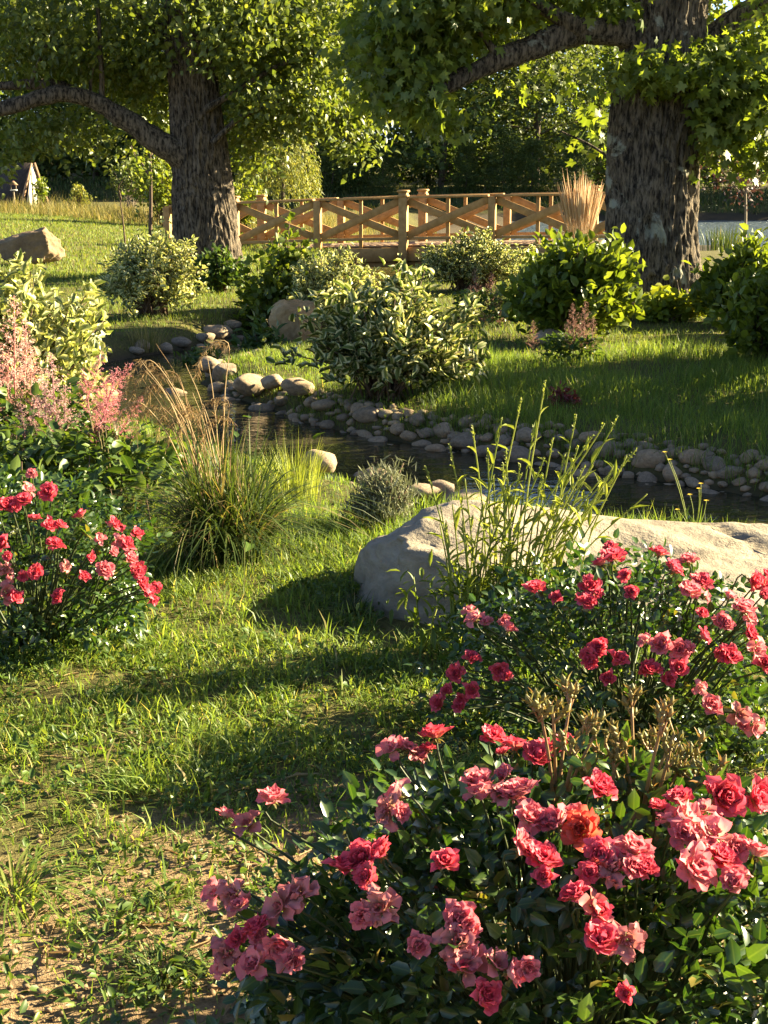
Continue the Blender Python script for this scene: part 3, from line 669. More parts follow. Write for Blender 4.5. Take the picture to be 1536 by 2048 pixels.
br = [(820, 60, 110, 90, 16.3, 1.2, 1500), (900, 20, 120, 70, 16.3, 1.2, 1200), (800, 150, 80, 60, 16.0, .8, 700), (860, 225, 65, 30, 15.8, .5, 300), (905, 130, 40, 40, 16.2, .5, 200), (760, 110, 50, 80, 16.6, .8, 500),
      (1000, 20, 100, 45, 16.6, 1.0, 500), (1100, 0, 100, 40, 16.8, 1.0, 380), (1180, 15, 60, 30, 16.8, .6, 130), (1085, 165, 70, 35, 17.4, .5, 50), (1205, 230, 40, 60, 17.6, .4, 80), (1225, 30, 50, 40, 16.3, .4, 150),
      (1290, 125, 70, 34, 15.75, .35, 190), (1390, 145, 60, 46, 15.8, .5, 380), (1470, 150, 80, 75, 16.2, .9, 1100), (1500, 220, 60, 60, 16.0, .5, 700), (1450, 235, 50, 36, 16.0, .35, 360), (1430, 310, 40, 22, 16.0, .2, 50),
      (1540, 100, 60, 110, 16.4, 1.0, 800), (1260, 150, 30, 26, 15.8, .3, 90), (1430, -10, 60, 60, 17.2, .8, 260), (1300, -130, 350, 80, 16.7, 2.2, 1600), (900, -120, 220, 90, 16.5, 1.5, 1500), (1640, 60, 90, 150, 16.6, 1.2, 700),
      (1200, -330, 420, 160, 16.8, 2.6, 1800), (1535, 310, 34, 40, 15.9, .3, 200)]
ps, ax = crown_pts(br, 10, .15)
qx, qy, qz = proj(ps)
drop = near_line(qx, qy, RL[1:8], 32) & (ps[:, 1] < 16.7) & (rng.random(len(qx)) < .92)
drop |= (np.abs(qx - 1305) < 78) & (qy > 190) & (ps[:, 1] < 16.9)
ps, ax = ps[~drop], ax[~drop]; n = len(ps)
rot = frames(nrm(ax + [0, 0, -.5]), nrm(rng.normal(0, .7, (n, 3)) + [.1, -.3, .6]))
part('crown', Geo().add(*scatter(LEAF_MAPLE, ps, rot, rng.uniform(.10, .20, n))), M_maple, rt, False, 'stuff')

# ------------------------------------------------------------------ the wood beyond the pond
def wood_proto(seed, H, RAD, nleaf, lsize, low):
    r = np.random.default_rng(seed); tr = Geo(); th = r.uniform(.13, .22)
    path = np.array([[0, 0, -.3], [r.normal(0, .2), r.normal(0, .2), H * .3], [r.normal(0, .5), r.normal(0, .4), H * .65], [r.normal(0, .6), 0, H * .95]])
    tr.add(*tube(path, [th, th * .8, th * .5, .03], 8, 20, .1))
    sp = spline(path, 40); cs = []; k = 70
    for q in range(k):
        t = low + (1 - low) * (q / k); b = sp[int(t * 39)]; a = r.uniform(0, 6.28)
        L = RAD * (1.05 - .75 * max(0, (t - .45) / .55) ** 1.5) * r.uniform(.45, 1.05)
        e = b + np.array([math.cos(a) * L, math.sin(a) * L, r.uniform(-.12, .35) * L])
        if q % 2 == 0: tr.add(*tube([b, (b + e) / 2 + [0, 0, .12 * L], e], [th * .28, th * .16, .012], 4, 7))
        for f in (.5, .8, 1.0): cs.append(b + (e - b) * f + r.normal(0, .25, 3))
    cs = np.array(cs); i = r.integers(0, len(cs), nleaf)
    pos = cs[i] + r.normal(0, 1, (nleaf, 3)) * np.array([.62, .62, .42]); pos = pos[pos[:, 2] > .2]; m = len(pos)
    d = nrm(r.normal(0, 1, (m, 3)) + [0, 0, -.4]); rot = frames(d, nrm(r.normal(0, .7, (m, 3)) + [0, 0, .8]))
    return tr, Geo().add(*scatter(LEAF_DIAM, pos, rot, r.uniform(.7, 1.3, m) * lsize, r.random(m)))
PROT = [(a.mesh('trunk', M_bark_f, True), b.mesh('crown', mt)) for (a, b), mt in (
    (wood_proto(1, 15, 3.6, 9000, .30, .07), M_forest), (wood_proto(2, 17, 3.9, 9500, .30, .10), M_forest), (wood_proto(3, 13, 3.2, 8000, .27, .04), M_forest), (wood_proto(4, 14, 3.3, 8500, .27, .12), M_forest2))]
def wood_tree(x, y, v, s, label, grp):
    t = thing('woodland_tree', (x, y, on(x, y) - .05), label, 'tree', grp); t.rotation_euler.z = random.uniform(0, 6.28); t.scale = (s, s, s * random.uniform(.72, .86) * (1 if y > 50 else 1.25))
    a, b = PROT[v]; link('trunk', a, t); link('crown', b, t)['kind'] = 'stuff'
random.seed(21)
for yy, st, off in ((67.5, 5.2, 0), (75.5, 4.8, 2.0), (84.5, 5.2, 1.0)):
    x = -29 + off
    while x < 31:
        xx = x + random.uniform(-.8, .8); pale = yy < 70 and 5 < xx < 12.5
        wood_tree(xx, yy + random.uniform(-1.4, 1.4), 3 if pale else random.choice((0, 1, 2)), random.uniform(.85, 1.15) * (.58 if xx > 12 else 1),
                  'woodland-edge tree with sunlight put into its leaf colour, between the bridge and the maple trunk' if pale else {67.5: 'dark leafy tree in the front row of the shaded wood beyond the pond', 75.5: 'dark leafy tree half hidden in the middle of the wood beyond the pond', 84.5: 'dark leafy tree deep at the back of the wood beyond the pond'}[yy], {67.5: 'front row of the wood', 75.5: 'middle row of the wood', 84.5: 'back row of the wood'}[yy] if not pale else 'trees with sunlit leaf colour at the woodland edge')
        x += st
for px, s in ((660, .30), (720, .26), (1010, .30), (1060, .24), (930, .22), (770, .22), (1150, .28)):
    q = P(px, 400, 65.0); wood_tree(q[0], 65.0 + random.uniform(-.5, .5), 2, s, 'low dark sapling at the foot of the wood across the pond', 'saplings at the foot of the wood')

wood_tree(5.5, 10.3, 2, .25, 'young garden tree behind the broad leafy shrub by the water', None)
# ------------------------------------------------------------------ shrubs
_lv = {}
def leaf_variants(tp, mat, key):
    k = (key, mat.name)
    if k not in _lv: _lv[k] = [mesh('leaf', tp[0], tp[1], tp[2], np.full(len(tp[0]), v), mat) for v in (.08, .3, .5, .7, .85, .97)]
    return _lv[k]
def put_leaves(root, tp, key, mat, pos, rot, size, rnd, nparts, smooth=False):
    n = len(pos)
    if nparts:
        qx, qy, qz = proj(pos); vis = (qx > 0) & (qx < 1536) & (qy > 0) & (qy < 2048)
        rl = np.array(root.location); rad = np.linalg.norm((pos - rl)[:, :2], axis=1)
        score = np.where(vis, -qz * 2 + rad * .6 + size * 2 + rng.normal(0, .12, n), -1e9)
        pick = np.argsort(-score)[:nparts]; LV = leaf_variants(tp, mat, key)
        for i in pick:
            o = link('leaf', LV[min(5, int(rnd[i] * 6))], root, tuple(pos[i] - rl)); s = size[i]
            o.rotation_euler = Matrix(rot[i].tolist()).to_euler(); o.scale = (s, s, s)
        keep = np.ones(n, bool); keep[pick] = False
    else: keep = np.ones(n, bool)
    part('foliage', Geo().add(*scatter(tp, pos[keep], rot[keep], size[keep], rnd[keep])), mat, root, smooth, 'stuff')
def shrub(name, label, cat, px, d, rx, rz, n, tp, key, size, mat, tips=110, ry=None, zlow=-.05, nparts=0, stem=M_twig, group=None, lump=.25, lay=.5, zc=.30, seed=0, up=.3, upright=0.0):
    r = np.random.default_rng(seed + int(px)); ry = ry or rx * .85
    x = P(px, 600, d)[0]; z0 = on(x, d); root = thing(name, (x, d, z0), label, cat, group); base = np.array([x, d, z0])
    u = rdir(tips, r); u[:, 2] = np.abs(u[:, 2]) * (1 - zlow) + zlow * r.random(tips); u = nrm(u)
    k = (.50 + .48 * r.random(tips) ** .7) * (1 + 1.5 * lump * fbm(u * 1.7 + seed, 2)) * np.where(r.random(tips) < .13, 1.22, 1)
    cen = base + [0, 0, rz * zc]; tip = cen + u * k[:, None] * np.array([rx, ry, rz * (1 - zc)]); tip[:, 2] = np.maximum(tip[:, 2], z0 + .04)
    g = Geo()
    for t in tip:
        b = base + np.r_[r.normal(0, .12 * rx, 2), 0]; g.add(*tube([b, (b * .55 + t * .45) + [0, 0, .08 * rz], t], [.009, .006, .003], 4, 6))
    part('stems', g, stem, root, False, 'stuff')
    i = np.repeat(np.arange(tips), n // tips); m = len(i); ax = nrm(tip - base + [0, 0, upright * rz])[i]
    back = r.random(m)[:, None] ** 1.3 * lay * np.array([rx, ry, rz])
    pos = tip[i] - ax * back * .7 + r.normal(0, 1, (m, 3)) * size * .55
    d_ = nrm(ax * .55 + r.normal(0, .75, (m, 3)) + [0, 0, up]); pos[:, 2] = np.maximum(pos[:, 2], z0 + .02)
    rot = frames(d_, nrm(r.normal(0, .55, (m, 3)) + [.05, -.15, .9])); sz = r.uniform(.65, 1.25, m) * size
    put_leaves(root, tp, key, mat, pos, rot, sz, r.random(m), nparts)
    return root
shrub('dogwood_shrub', 'wide cream-edged dogwood shrub overhanging the cobbled stream bank', 'shrub', 768, 10.35, .60, .78, 3400, LEAF_WAVY, 'wavy', .085, M_dog, 170, .50, nparts=300, lump=.2, zc=.42, zlow=-.5, seed=3)
shrub('dogwood_shrub', 'bright cream-variegated dogwood rising behind the pink astilbe plumes', 'shrub', 20, 8.9, .62, 1.12, 4200, LEAF_WAVY, 'wavy', .075, M_dog2, 140, .5, nparts=160, zc=.4, zlow=-.3, seed=4)
shrub('variegated_shrub', 'pale yellow-green variegated shrub on the lawn in front of the ridged-bark tree', 'shrub', 305, 16.2, .60, .92, 4200, LEAF_WAVY, 'wavy', .07, M_dog2, 190, .5, zc=.4, zlow=-.3, seed=5)
shrub('green_shrub', 'green leafy shrub with darker leaves between the ridged-bark tree and the ochre boulder', 'shrub', 565, 17.0, .60, 1.12, 3000, LEAF_HEART, 'heart', .09, M_hyd, 120, .5, zc=.4, zlow=-.3, seed=6)
shrub('variegated_shrub', 'cream-flecked shrub behind the ochre boulder, touching the green leafy shrub', 'shrub', 680, 16.5, .58, 1.06, 4200, LEAF_WAVY, 'wavy', .065, M_dog2, 150, .45, zc=.4, zlow=-.3, seed=7)
shrub('low_shrub', 'small bright green shrub at the foot of the ridged-bark tree', 'shrub', 440, 19.4, .40, .62, 1700, LEAF_HEART, 'heart', .075, M_shrub, 90, .35, zc=.35, zlow=-.2, seed=8)
shrub('variegated_shrub', 'low spreading variegated shrub in front of the footbridge deck', 'shrub', 945, 19.6, .92, .74, 5200, LEAF_WAVY, 'wavy', .065, M_dog, 200, .6, zc=.35, zlow=-.2, seed=9)
shrub('hydrangea_shrub', 'tall green hydrangea with broad leaves beside the maple trunk', 'shrub', 1145, 13.6, .60, .98, 3800, LEAF_OVAL, 'oval', .105, M_hyd, 120, .5, nparts=300, zc=.32, zlow=-.15, seed=10, lay=.55, up=.45)
shrub('hydrangea_shrub', 'bright hydrangea between the maple trunk and the purple-leaved sapling', 'shrub', 1490, 15.2, .58, .80, 3000, LEAF_OVAL, 'oval', .105, M_hyd, 90, .55, nparts=120, zc=.32, zlow=-.15, seed=12, up=.45)
shrub('hydrangea_shrub', 'leafy hydrangea on the grass bank in front of the other hydrangeas', 'shrub', 1535, 12.0, .50, .72, 2600, LEAF_OVAL, 'oval', .09, M_hyd, 80, .45, nparts=120, zc=.35, zlow=-.2, seed=13, up=.4)
shrub('hydrangea_shrub', 'upright hydrangea growing at the end of the hydrangea row', 'shrub', 1650, 14.0, .55, .75, 1800, LEAF_OVAL, 'oval', .13, M_hyd, 80, .5, zc=.35, seed=14, up=.4)
shrub('tall_shrub', 'tall leafy shrub standing beside the hydrangea row near the stream', 'shrub', 1930, 10.2, .9, 2.5, 2200, LEAF_OVAL, 'oval', .14, M_hyd, 90, .8, zc=.4, zlow=-.3, seed=41)
shrub('tall_shrub', 'dense tall shrub at the end of the hydrangea row, next to the tall leafy shrub', 'shrub', 1860, 11.9, .8, 2.3, 2600, LEAF_OVAL, 'oval', .14, M_hyd, 110, .8, zc=.4, zlow=-.3, seed=43)
shrub('tall_shrub', 'broad leafy shrub standing by the water beyond the long boulder', 'shrub', 2120, 8.8, .8, 1.7, 1400, LEAF_OVAL, 'oval', .14, M_hyd, 90, .7, zc=.4, zlow=-.3, seed=42)
shrub('lime_shrub', 'glowing lime-green bush at the meadow behind the ridged-bark tree', 'shrub', 335, 40.0, .95, 2.3, 2600, LEAF_DIAM, 'diam', .13, M_lime, 120, .8, zc=.4, seed=15)
shrub('lime_shrub', 'lime-green bush seen through the bridge railing beside the willow', 'shrub', 488, 38.0, .62, 1.35, 1800, LEAF_DIAM, 'diam', .12, M_lime, 90, .6, zc=.4, seed=16)
shrub('ground_cover', 'yellow-green low plants around the foot of the maple trunk', 'plant', 1330, 15.55, .50, .24, 900, LEAF_HEART, 'heart', .085, M_lime, 60, .25, zc=.2, seed=17)
shrub('dark_shrub', 'small dark green clump on the grass by the far stream edge', 'shrub', 395, 13.9, .22, .22, 500, LEAF_LONG, 'long', .09, M_shrub, 40, .2, zc=.2, seed=18)
shrub('dark_shrub', 'dark strappy clump against the shaded side of the ochre boulder', 'shrub', 522, 14.8, .16, .40, 380, LEAF_LONG, 'long', .13, M_shrub, 36, .16, zc=.2, seed=19)
shrub('red_plant', 'small crimson-leaved plant in the grass bank beyond the cobbles', 'plant', 1132, 9.8, .10, .13, 260, LEAF_LONG, 'long', .045, M_redplant, 26, .08, zc=.3, seed=20)
shrub('field_shrub', 'wispy bush at the dark woodland edge beside the pointed hut', 'shrub', 165, 50.0, .40, .85, 700, LEAF_DIAM, 'diam', .10, M_willow, 40, .4, zc=.3, seed=22)
shrub('field_shrub', 'green climber growing against the pointed wooden hut', 'shrub', 90, 49.6, .22, 1.0, 420, LEAF_DIAM, 'diam', .11, M_hyd, 30, .25, zc=.4, seed=23)
shrub('field_shrub', 'loose grey-green bush with a pale forked stem behind the meadow grass', 'shrub', 268, 47.0, .95, 1.9, 900, LEAF_DIAM, 'diam', .12, M_forest2, 46, .6, zc=.55, seed=24, stem=M_twig_pale)

# willow
wx = P(562, 380, 44.0); wr = thing('willow_tree', (wx[0], 44.0, on(wx[0], 44.0)), 'small sunlit weeping willow behind the footbridge', 'tree')
g = Geo(); wb = np.array(wr.location); g.add(*tube([wb, wb + [.05, 0, 1.3], wb + [0, .05, 2.4]], [.09, .07, .03], 8, 12, .1))
part('trunk', g, M_bark_f, wr, True)
pl, dl = [], []
for k in range(260):
    a = random.uniform(0, 6.28); ra = 1.12 * random.uniform(.7, 1.08) * math.sqrt(random.random()); top = wb + [ra * math.cos(a), ra * math.sin(a), 2.7 - .6 * ra * ra + random.uniform(-.5, .4)]
    L = random.uniform(.6, min(1.9, top[2] + .3)); t = np.linspace(0, 1, 34)[:, None]; sway = np.array([math.cos(a) * .25, math.sin(a) * .25, 0])
    pl.append(top + sway * np.sin(t * 1.6) + np.array([0, 0, -1]) * t * L + rng.normal(0, .035, (34, 3))); dl.append(np.tile([math.cos(a) * .3, math.sin(a) * .3, -1], (34, 1)) + rng.normal(0, .35, (34, 3)))
pl = np.concatenate(pl); dl = np.concatenate(dl); n = len(pl)
part('crown', Geo().add(*scatter(LEAF_DIAM, pl, frames(dl, rdir(n)), rng.uniform(.07, .13, n), None, np.full(n, .45))), M_willow, wr, False, 'stuff')

# purple-leaved sapling and bare saplings
def sapling(label, px, d, top, r, branches, mat=None, nl=0, ls=.06, cat='tree', bm=M_twig_pale, name='sapling'):
    b = P(px, 500, d); z0 = on(b[0], d); root = thing(name, (b[0], d, z0 - .02), label, cat); base = np.array(root.location)
    g = Geo(); t = P(px + (top[0] - px), top[1], d); g.add(*tube([base, base * .5 + t * .5 + [.02, 0, 0], t], [r, r * .8, r * .4], 7, 14, .06)); part('trunk', g, bm, root, True)
    ends = []
    for pts in branches:
        q = [P(a, c, d + e) for a, c, e in pts]; part('branch', Geo().add(*tube(q, np.linspace(r * .6, r * .15, len(q)), 5, 14)), bm, root, True); ends.append(spline(q, 14))
    if nl:
        e = np.concatenate(ends)[4:]; i = rng.integers(0, len(e), nl); ps = e[i] + rng.normal(0, .13, (nl, 3))
        part('crown', Geo().add(*scatter(LEAF_MID, ps, frames(rdir(nl) + [0, 0, -.4], rdir(nl) + [0, 0, .6]), rng.uniform(.6, 1.2, nl) * ls)), mat, root, False, 'stuff')
    return root
sapling('slim purple-leaved sapling by the pond behind the hydrangea row', 1490, 24.0, (1490, 330), .028,
        [[(1490, 395, 0), (1462, 365, 0), (1436, 330, -.2), (1420, 315, -.2)], [(1490, 390, 0), (1475, 350, .2), (1462, 300, .3)], [(1490, 385, 0), (1510, 380, .1), (1545, 370, .2)], [(1490, 375, 0), (1500, 340, -.2), (1520, 290, -.3)],
         [(1490, 350, 0), (1488, 310, 0), (1484, 260, .1)], [(1460, 362, 0), (1440, 355, .2), (1415, 345, .3)]], M_purple, 400, .065)
sapling('thin dark-stemmed sapling in front of the meadow by the bridge end', 300, 31.0, (300, 290), .045, [[(296, 350, 0), (286, 330, 0), (270, 310, .1), (262, 290, .1)], [(301, 320, 0), (306, 290, .1), (310, 255, .2)]], M_linden, 60, .07, bm=M_twig)
sapling('leafless curved sapling stem on the lawn behind the pale variegated shrub', 252, 25.5, (236, 370), .018, [[(243, 400, 0), (238, 375, 0), (246, 360, 0), (256, 357, 0)]], None, 0, bm=M_twig)

# ------------------------------------------------------------------ pointed hut and feeder post at the wood's edge
M_white = plain('white_boards', (.62, .56, .44), (.78, .72, .58), 12, .8, .2); M_darkroof = plain('dark_shingle', (.03, .022, .018), (.07, .05, .04), 14, .9, .3); M_brownwood = plain('brown_boards', (.16, .09, .05), (.28, .17, .10), 10, .8, .2, .004, (4, 4, .6))
hx = P(70, 420, 50.0); hb = np.array([hx[0], 50.0, on(hx[0], 50.0)]); hut = thing('pointed_hut', hb, 'small steep A-frame hut with a white pointed gable at the dark wood edge', 'hut')
hn = np.array([math.sin(R(52)), -math.cos(R(52)), 0]); hs = np.array([math.cos(R(52)), math.sin(R(52)), 0]); HZ = np.array([0, 0, 1.0])
def prism(tri, dirv, t):
    a = np.array(tri, float); V = np.vstack([a, a + dirv * t]); n = len(a)
    T = [(0, i, i + 1) for i in range(1, n - 1)] + [(n, n + i + 1, n + i) for i in range(1, n - 1)]
    for i in range(n): j = (i + 1) % n; T += [(i, n + i, n + j), (i, n + j, j)]
    return V, np.array(T)
apex = hb + HZ * 1.52
for k, (u0, u1) in enumerate(((-.30, -.10), (-.097, .10), (.103, .30))):
    z = lambda u: 1.52 * (1 - abs(u) / .36)
    tri = [hb + hs * u0 - HZ * .05, hb + hs * u1 - HZ * .05, hb + hs * u1 + HZ * z(u1)] + ([apex] if k == 1 else []) + [hb + hs * u0 + HZ * z(u0)]
    part('gable_board', Geo().add(*prism(tri, -hn, .03)), M_white, hut)
for s in (-1, 1):
    part('bargeboard', Geo().add(*beam(hb + hs * s * .62 + hn * .03 - HZ * .03, apex + hs * s * .06 + hn * .03 - HZ * .02, .05, .07)), M_brownwood, hut)
    q = [hb + hs * s * .58 - hn * .08, hb + hs * s * .58 - hn * 1.6, apex - hn * 1.6 - HZ * .02, apex - hn * .08 - HZ * .02]
    part('roof', Geo().add(*prism(q, hs * s, .03)), M_darkroof, hut)
fb = P(30, 425, 47.0); fp = thing('feeder_post', (fb[0], 47.0, on(fb[0], 47.0)), 'thin pale bird feeder post beside the pointed hut', 'bird feeder'); q = np.array(fp.location)
part('post', Geo().add(*tube([q, q + [0, 0, .62]], [.022, .02], 6)), M_twig_pale, fp); part('tray', Geo().add(*box(q + [0, 0, .64], (.20, .16, .04), bev=.01)), M_white, fp)
part('tray_roof', Geo().add(*prism([q + [-.13, -.1, .80], q + [.13, -.1, .80], q + [0, -.1, .93]], np.array([0, 1., 0]), .2)), M_brownwood, fp)
for s in (-.08, .08): part('roof_bracket', Geo().add(*box(q + [s, 0, .73], (.015, .03, .15))), M_twig_pale, fp)

# ------------------------------------------------------------------ ornamental grasses
def tuft(name, label, px, py, n, h, spread, w, mat, lean=(.3, .9), cat='grass', dry=0, hv=.35, seg=5, droop=.6, group=None, at=None, jit=.5):
    b = G(px, py) if at is None else np.array(at); b[2] = on(b[0], b[1]); root = thing(name, b, label, cat, group)
    a = rng.uniform(0, 2 * np.pi, n); rr = spread * np.sqrt(rng.random(n)); base = b + np.stack([rr * np.cos(a), rr * np.sin(a), np.zeros(n) - .01], 1)
    hh = h * (1 - hv * rng.random(n)); g = Geo(); g.add(*blades(base, hh, w * rng.uniform(.6, 1.2, n), a + rng.normal(0, jit, n), rng.uniform(*lean, n), None, seg, droop)); part('blades', g, mat, root, False, 'stuff')
    return root, b
fg, fb = tuft('fountain_grass', 'large arching fountain grass clump with dry tan plumes on the lawn by the stream', 455, 1118, 1150, .78, .15, .011, M_fgrass, (.08, 1.25), seg=7, hv=.72, jit=1.3)
g = Geo(); seeds = []
for k in range(28):                                           # dry flowering stalks, plumes bent over to the left
    ang = math.pi + random.gauss(0, .35); h = random.uniform(.60, .92); ln = random.uniform(.08, .40) if random.random() < .85 else random.uniform(-.1, .1)
    b = fb + [random.uniform(-.10, .02), random.uniform(-.08, .08), 0]; d = np.array([math.cos(ang), math.sin(ang) * .6, 0])
    pts = [b, b + d * ln * h * .25 + HZ * h * .45, b + d * ln * h * .6 + HZ * h * .8, b + d * ln * h * 1.0 + HZ * h]
    hook = random.random() < .3
    if hook: pts += [pts[-1] + d * .06 + HZ * .015, pts[-1] + d * .12 - HZ * .05, pts[-1] + d * .135 - HZ * .12]
    part('dry_stalk', Geo().add(*tube(pts, np.linspace(.0026, .0010, len(pts)), 4, 22), rnd=random.random()), M_dry, fg)
    if hook: seeds.append(spline(pts[3:], 26))
s = np.repeat(np.concatenate(seeds), 4, 0); m = len(s)
part('seed_plumes', Geo().add(*scatter(LEAF_NEEDLE, s + rng.normal(0, .005, (m, 3)), frames(rdir(m) + [-.5, 0, -.9]), rng.uniform(.02, .05, m), None, np.full(m, .35))), M_dry, fg, False, 'stuff')
n = 420; a = rng.normal(math.pi, 1.6, n); base = fb + np.stack([rng.normal(-.03, .06, n), rng.normal(0, .07, n), np.zeros(n)], 1)
part('dead_blades', Geo().add(*blades(base, rng.uniform(.2, .55, n), np.full(n, .005), a, rng.uniform(.1, 1.2, n), None, 5)), M_dry, fg, False, 'stuff')
tuft('sedge_clump', 'tall yellow-green sedge growing at the waterline beside the fountain grass', 590, 1000, 240, .42, .12, .005, M_stalk, (.05, .45), seg=4)
fr, fq = tuft('feather_reed_grass', 'upright feather reed grass with wheat-coloured plumes in front of the bridge', 1160, 0, 650, .95, .20, .009, M_fgrass, (.12, .5), seg=4, at=(P(1160, 500, 22.0)[0], 22.0, 0))
for k in range(190):
    a = random.uniform(0, 6.28); q_ = math.sqrt(random.random()); rr = .10 * q_; b = fq + [rr * math.cos(a), rr * math.sin(a), .3]; h = random.gauss(1.08, .11) - .12 * q_; ln = .27 * q_ + random.gauss(0, .03)
    t = b + [math.cos(a) * ln, math.sin(a) * ln, h]; part('plume', Geo().add(*tube([b, b * .5 + t * .5 + [0, 0, .03], b * .32 + t * .68 + [0, 0, .03], b * .16 + t * .84 + [0, 0, .015], t], [.0022, .0022, .0075, .0065, .0012], 4), rnd=random.random()), M_feather, fr)
tuft('grass_tuft', 'dark low grass tuft with spilling blades on the bare soil', 325, 1945, 170, .11, .05, .005, M_fgrass, (.4, 1.4))
tuft('grass_tuft', 'long pale-bladed grass clump lying on the soil at the lawn edge', 25, 1790, 90, .24, .06, .007, M_grass, (.9, 1.7))
tuft('grass_tuft', 'thin grass tuft with straw blades spreading flat on the bare soil', 335, 1800, 60, .13, .03, .004, M_grass, (.9, 1.7))
tuft('grass_tuft', 'dark spiky grass tuft against the blunt end of the long boulder', 712, 1225, 60, .17, .03, .006, M_fgrass, (.3, 1.2))
tuft('grass_tuft', 'pale yellow grass tuft in the grass between the dogwood and the crimson plant', 1015, 775, 90, .17, .05, .006, M_stalk, (.1, .6))
tuft('grass_tuft', 'yellow-tipped grass tuft in the sun strip below the maple', 1290, 712, 90, .17, .06, .008, M_stalk, (.1, .5))
tuft('grass_tuft', 'tall thin brown grasses below the pale variegated shrub on the lawn', 290, 668, 160, .42, .16, .006, M_meadow, (.05, .4))
tuft('grass_tuft', 'grass tuft with bent blades over the cobbles below the dogwood', 775, 845, 26, .22, .04, .007, M_fgrass, (.1, .6))
tuft('reed_clump', 'dark reeds standing at the pond edge behind the hydrangeas', 1445, 0, 240, .75, .55, .018, M_fgrass, (.05, .35), at=(P(1452, 470, 33.0)[0], 33.0, 0))

# ------------------------------------------------------------------ lavender and the tall weed by the boulder
shrub('lavender_bush', 'small grey-green lavender bush with stiff needle leaves beside the boulder', 'shrub', 762, 6.45, .135, .27, 2600, LEAF_NEEDLE, 'needle', .042, M_lav, 150, .12, zc=.3, zlow=.1, seed=31, up=.9, lay=.3, upright=.8)
wb0 = np.array([.47, 4.68, 0.0]); wb0[2] = on(.47, 4.68)
wr = thing('tall_weed', wb0, 'tall pale-stemmed weed with narrow seed heads in front of the long boulder', 'weed')
tops = [(945, 855), (975, 900), (1003, 838), (1042, 800), (1090, 765), (1068, 850), (1152, 832), (1185, 872), (1207, 850), (1234, 835), (1252, 915), (1271, 900), (1292, 990), (1012, 900), (1105, 880), (1130, 910),
        (1168, 935), (852, 935), (905, 1010), (930, 960), (985, 960), (1040, 930), (1085, 950), (1200, 960), (1225, 935), (1150, 980), (1060, 985), (1000, 1000), (1110, 1010), (1175, 1015), (1020, 1040), (880, 1050)]
tops += [(random.uniform(880, 1250), random.uniform(880, 1060)) for _ in range(22)]
lp, ld = [], []
for i, (a, b) in enumerate(tops):
    dd = random.uniform(4.58, 4.78); t = P(a, b, dd); bx = .20 + (a - 850) / 440 * .40 + random.gauss(0, .05); bs = np.array([bx, dd, on(bx, dd) - .01])
    mid = bs * .45 + t * .55 + [-(t[0] - bs[0]) * .22, 0, .02]; o = part('stalk', Geo().add(*tube([bs, mid, t * .93 + mid * .07, t], [.0033, .0028, .0023, .0018], 5, 14), rnd=random.random()), M_stalk, wr)
    if b < 960:
        dv = nrm(t - mid); h = Geo()
        for q in range(14):
            h.add(*scatter(LEAF_OVAL, (t - dv * .0042 * q + rng.normal(0, .0012, 3))[None], frames((dv + rng.normal(0, .35, 3))[None]), np.array([.011]), np.array([random.random()])))
        hm = h.mesh('seed_head', M_stalk); hm.transform(Matrix.Translation(-wr.location)); link('seed_head', hm, o)
    sp = spline([bs, mid, t], 30)
    for q in sp[4:26:3]: lp.append(q); ld.append(nrm(t - bs) * .9 + rng.normal(0, .5, 3) * [1, 1, .3])
n = len(lp); part('stem_leaves', Geo().add(*scatter(LEAF_LONG, np.array(lp), frames(np.array(ld)), rng.uniform(.04, .09, n), None, np.full(n, .55))), M_stalk, wr, False, 'stuff')
n = 1100; bx = rng.normal(.48, .17, n); by = rng.uniform(4.56, 4.80, n); hh = rng.random(n) ** .8 * .30
ps = np.stack([bx, by, ht(bx, by) + hh], 1); part('foliage', Geo().add(*scatter(LEAF_LONG, ps, frames(rng.normal(0, .6, (n, 3)) + [0, 0, .8]), rng.uniform(.03, .075, n), None, np.full(n, .7))), M_hyd, wr, False, 'stuff')
g = Geo()
for k in range(46):
    b = np.array([random.gauss(.48, .17), random.uniform(4.58, 4.78), 0]); b[2] = on(b[0], b[1]); g.add(*tube([b, b + [random.gauss(0, .03), random.gauss(0, .02), random.uniform(.15, .33)]], [.003, .002], 4, 4))
part('stems', g, M_stalk, wr, False, 'stuff')

# ------------------------------------------------------------------ astilbes
def plume_mesh(seed, mat, H=.34, W=.085, nf=1100):
    r = np.random.default_rng(seed); pos, d = [], []; g = Geo(); g.add(*tube([[0, 0, -.02], [.004, 0, H * .5], [0, 0, H]], [.0035, .0025, .001], 4, 6), rnd=.05)
    nb = 34
    for k in range(nb):
        t = (k + r.random()) / nb; a = k * 2.4; L = W * (1 - t) ** .8 * r.uniform(.7, 1.15) + .008; b = np.array([0, 0, H * t * .98]); e = b + [math.cos(a) * L, math.sin(a) * L, L * .55]
        m = max(8, int(nf * L / (nb * W * .5))); u = r.random((m, 1)) ** .8
        pos.append(b + (e - b) * u + r.normal(0, .0045, (m, 3))); d.append(r.normal(0, 1, (m, 3)))
    pos = np.concatenate(pos); d = np.concatenate(d); m = len(pos); g.add(*scatter(LEAF_DIAM, pos, frames(d, rdir(m, r)), r.uniform(.0035, .008, m), r.random(m)))
    return g.mesh('plume', mat)
PLM = {k: [plume_mesh(60 + i * 7 + j, mt) for j in range(3)] for i, (k, mt) in enumerate((('coral', M_ast_coral), ('mauve', M_ast_mauve), ('rose', M_ast_rose), ('faded', M_ast_faded)))}
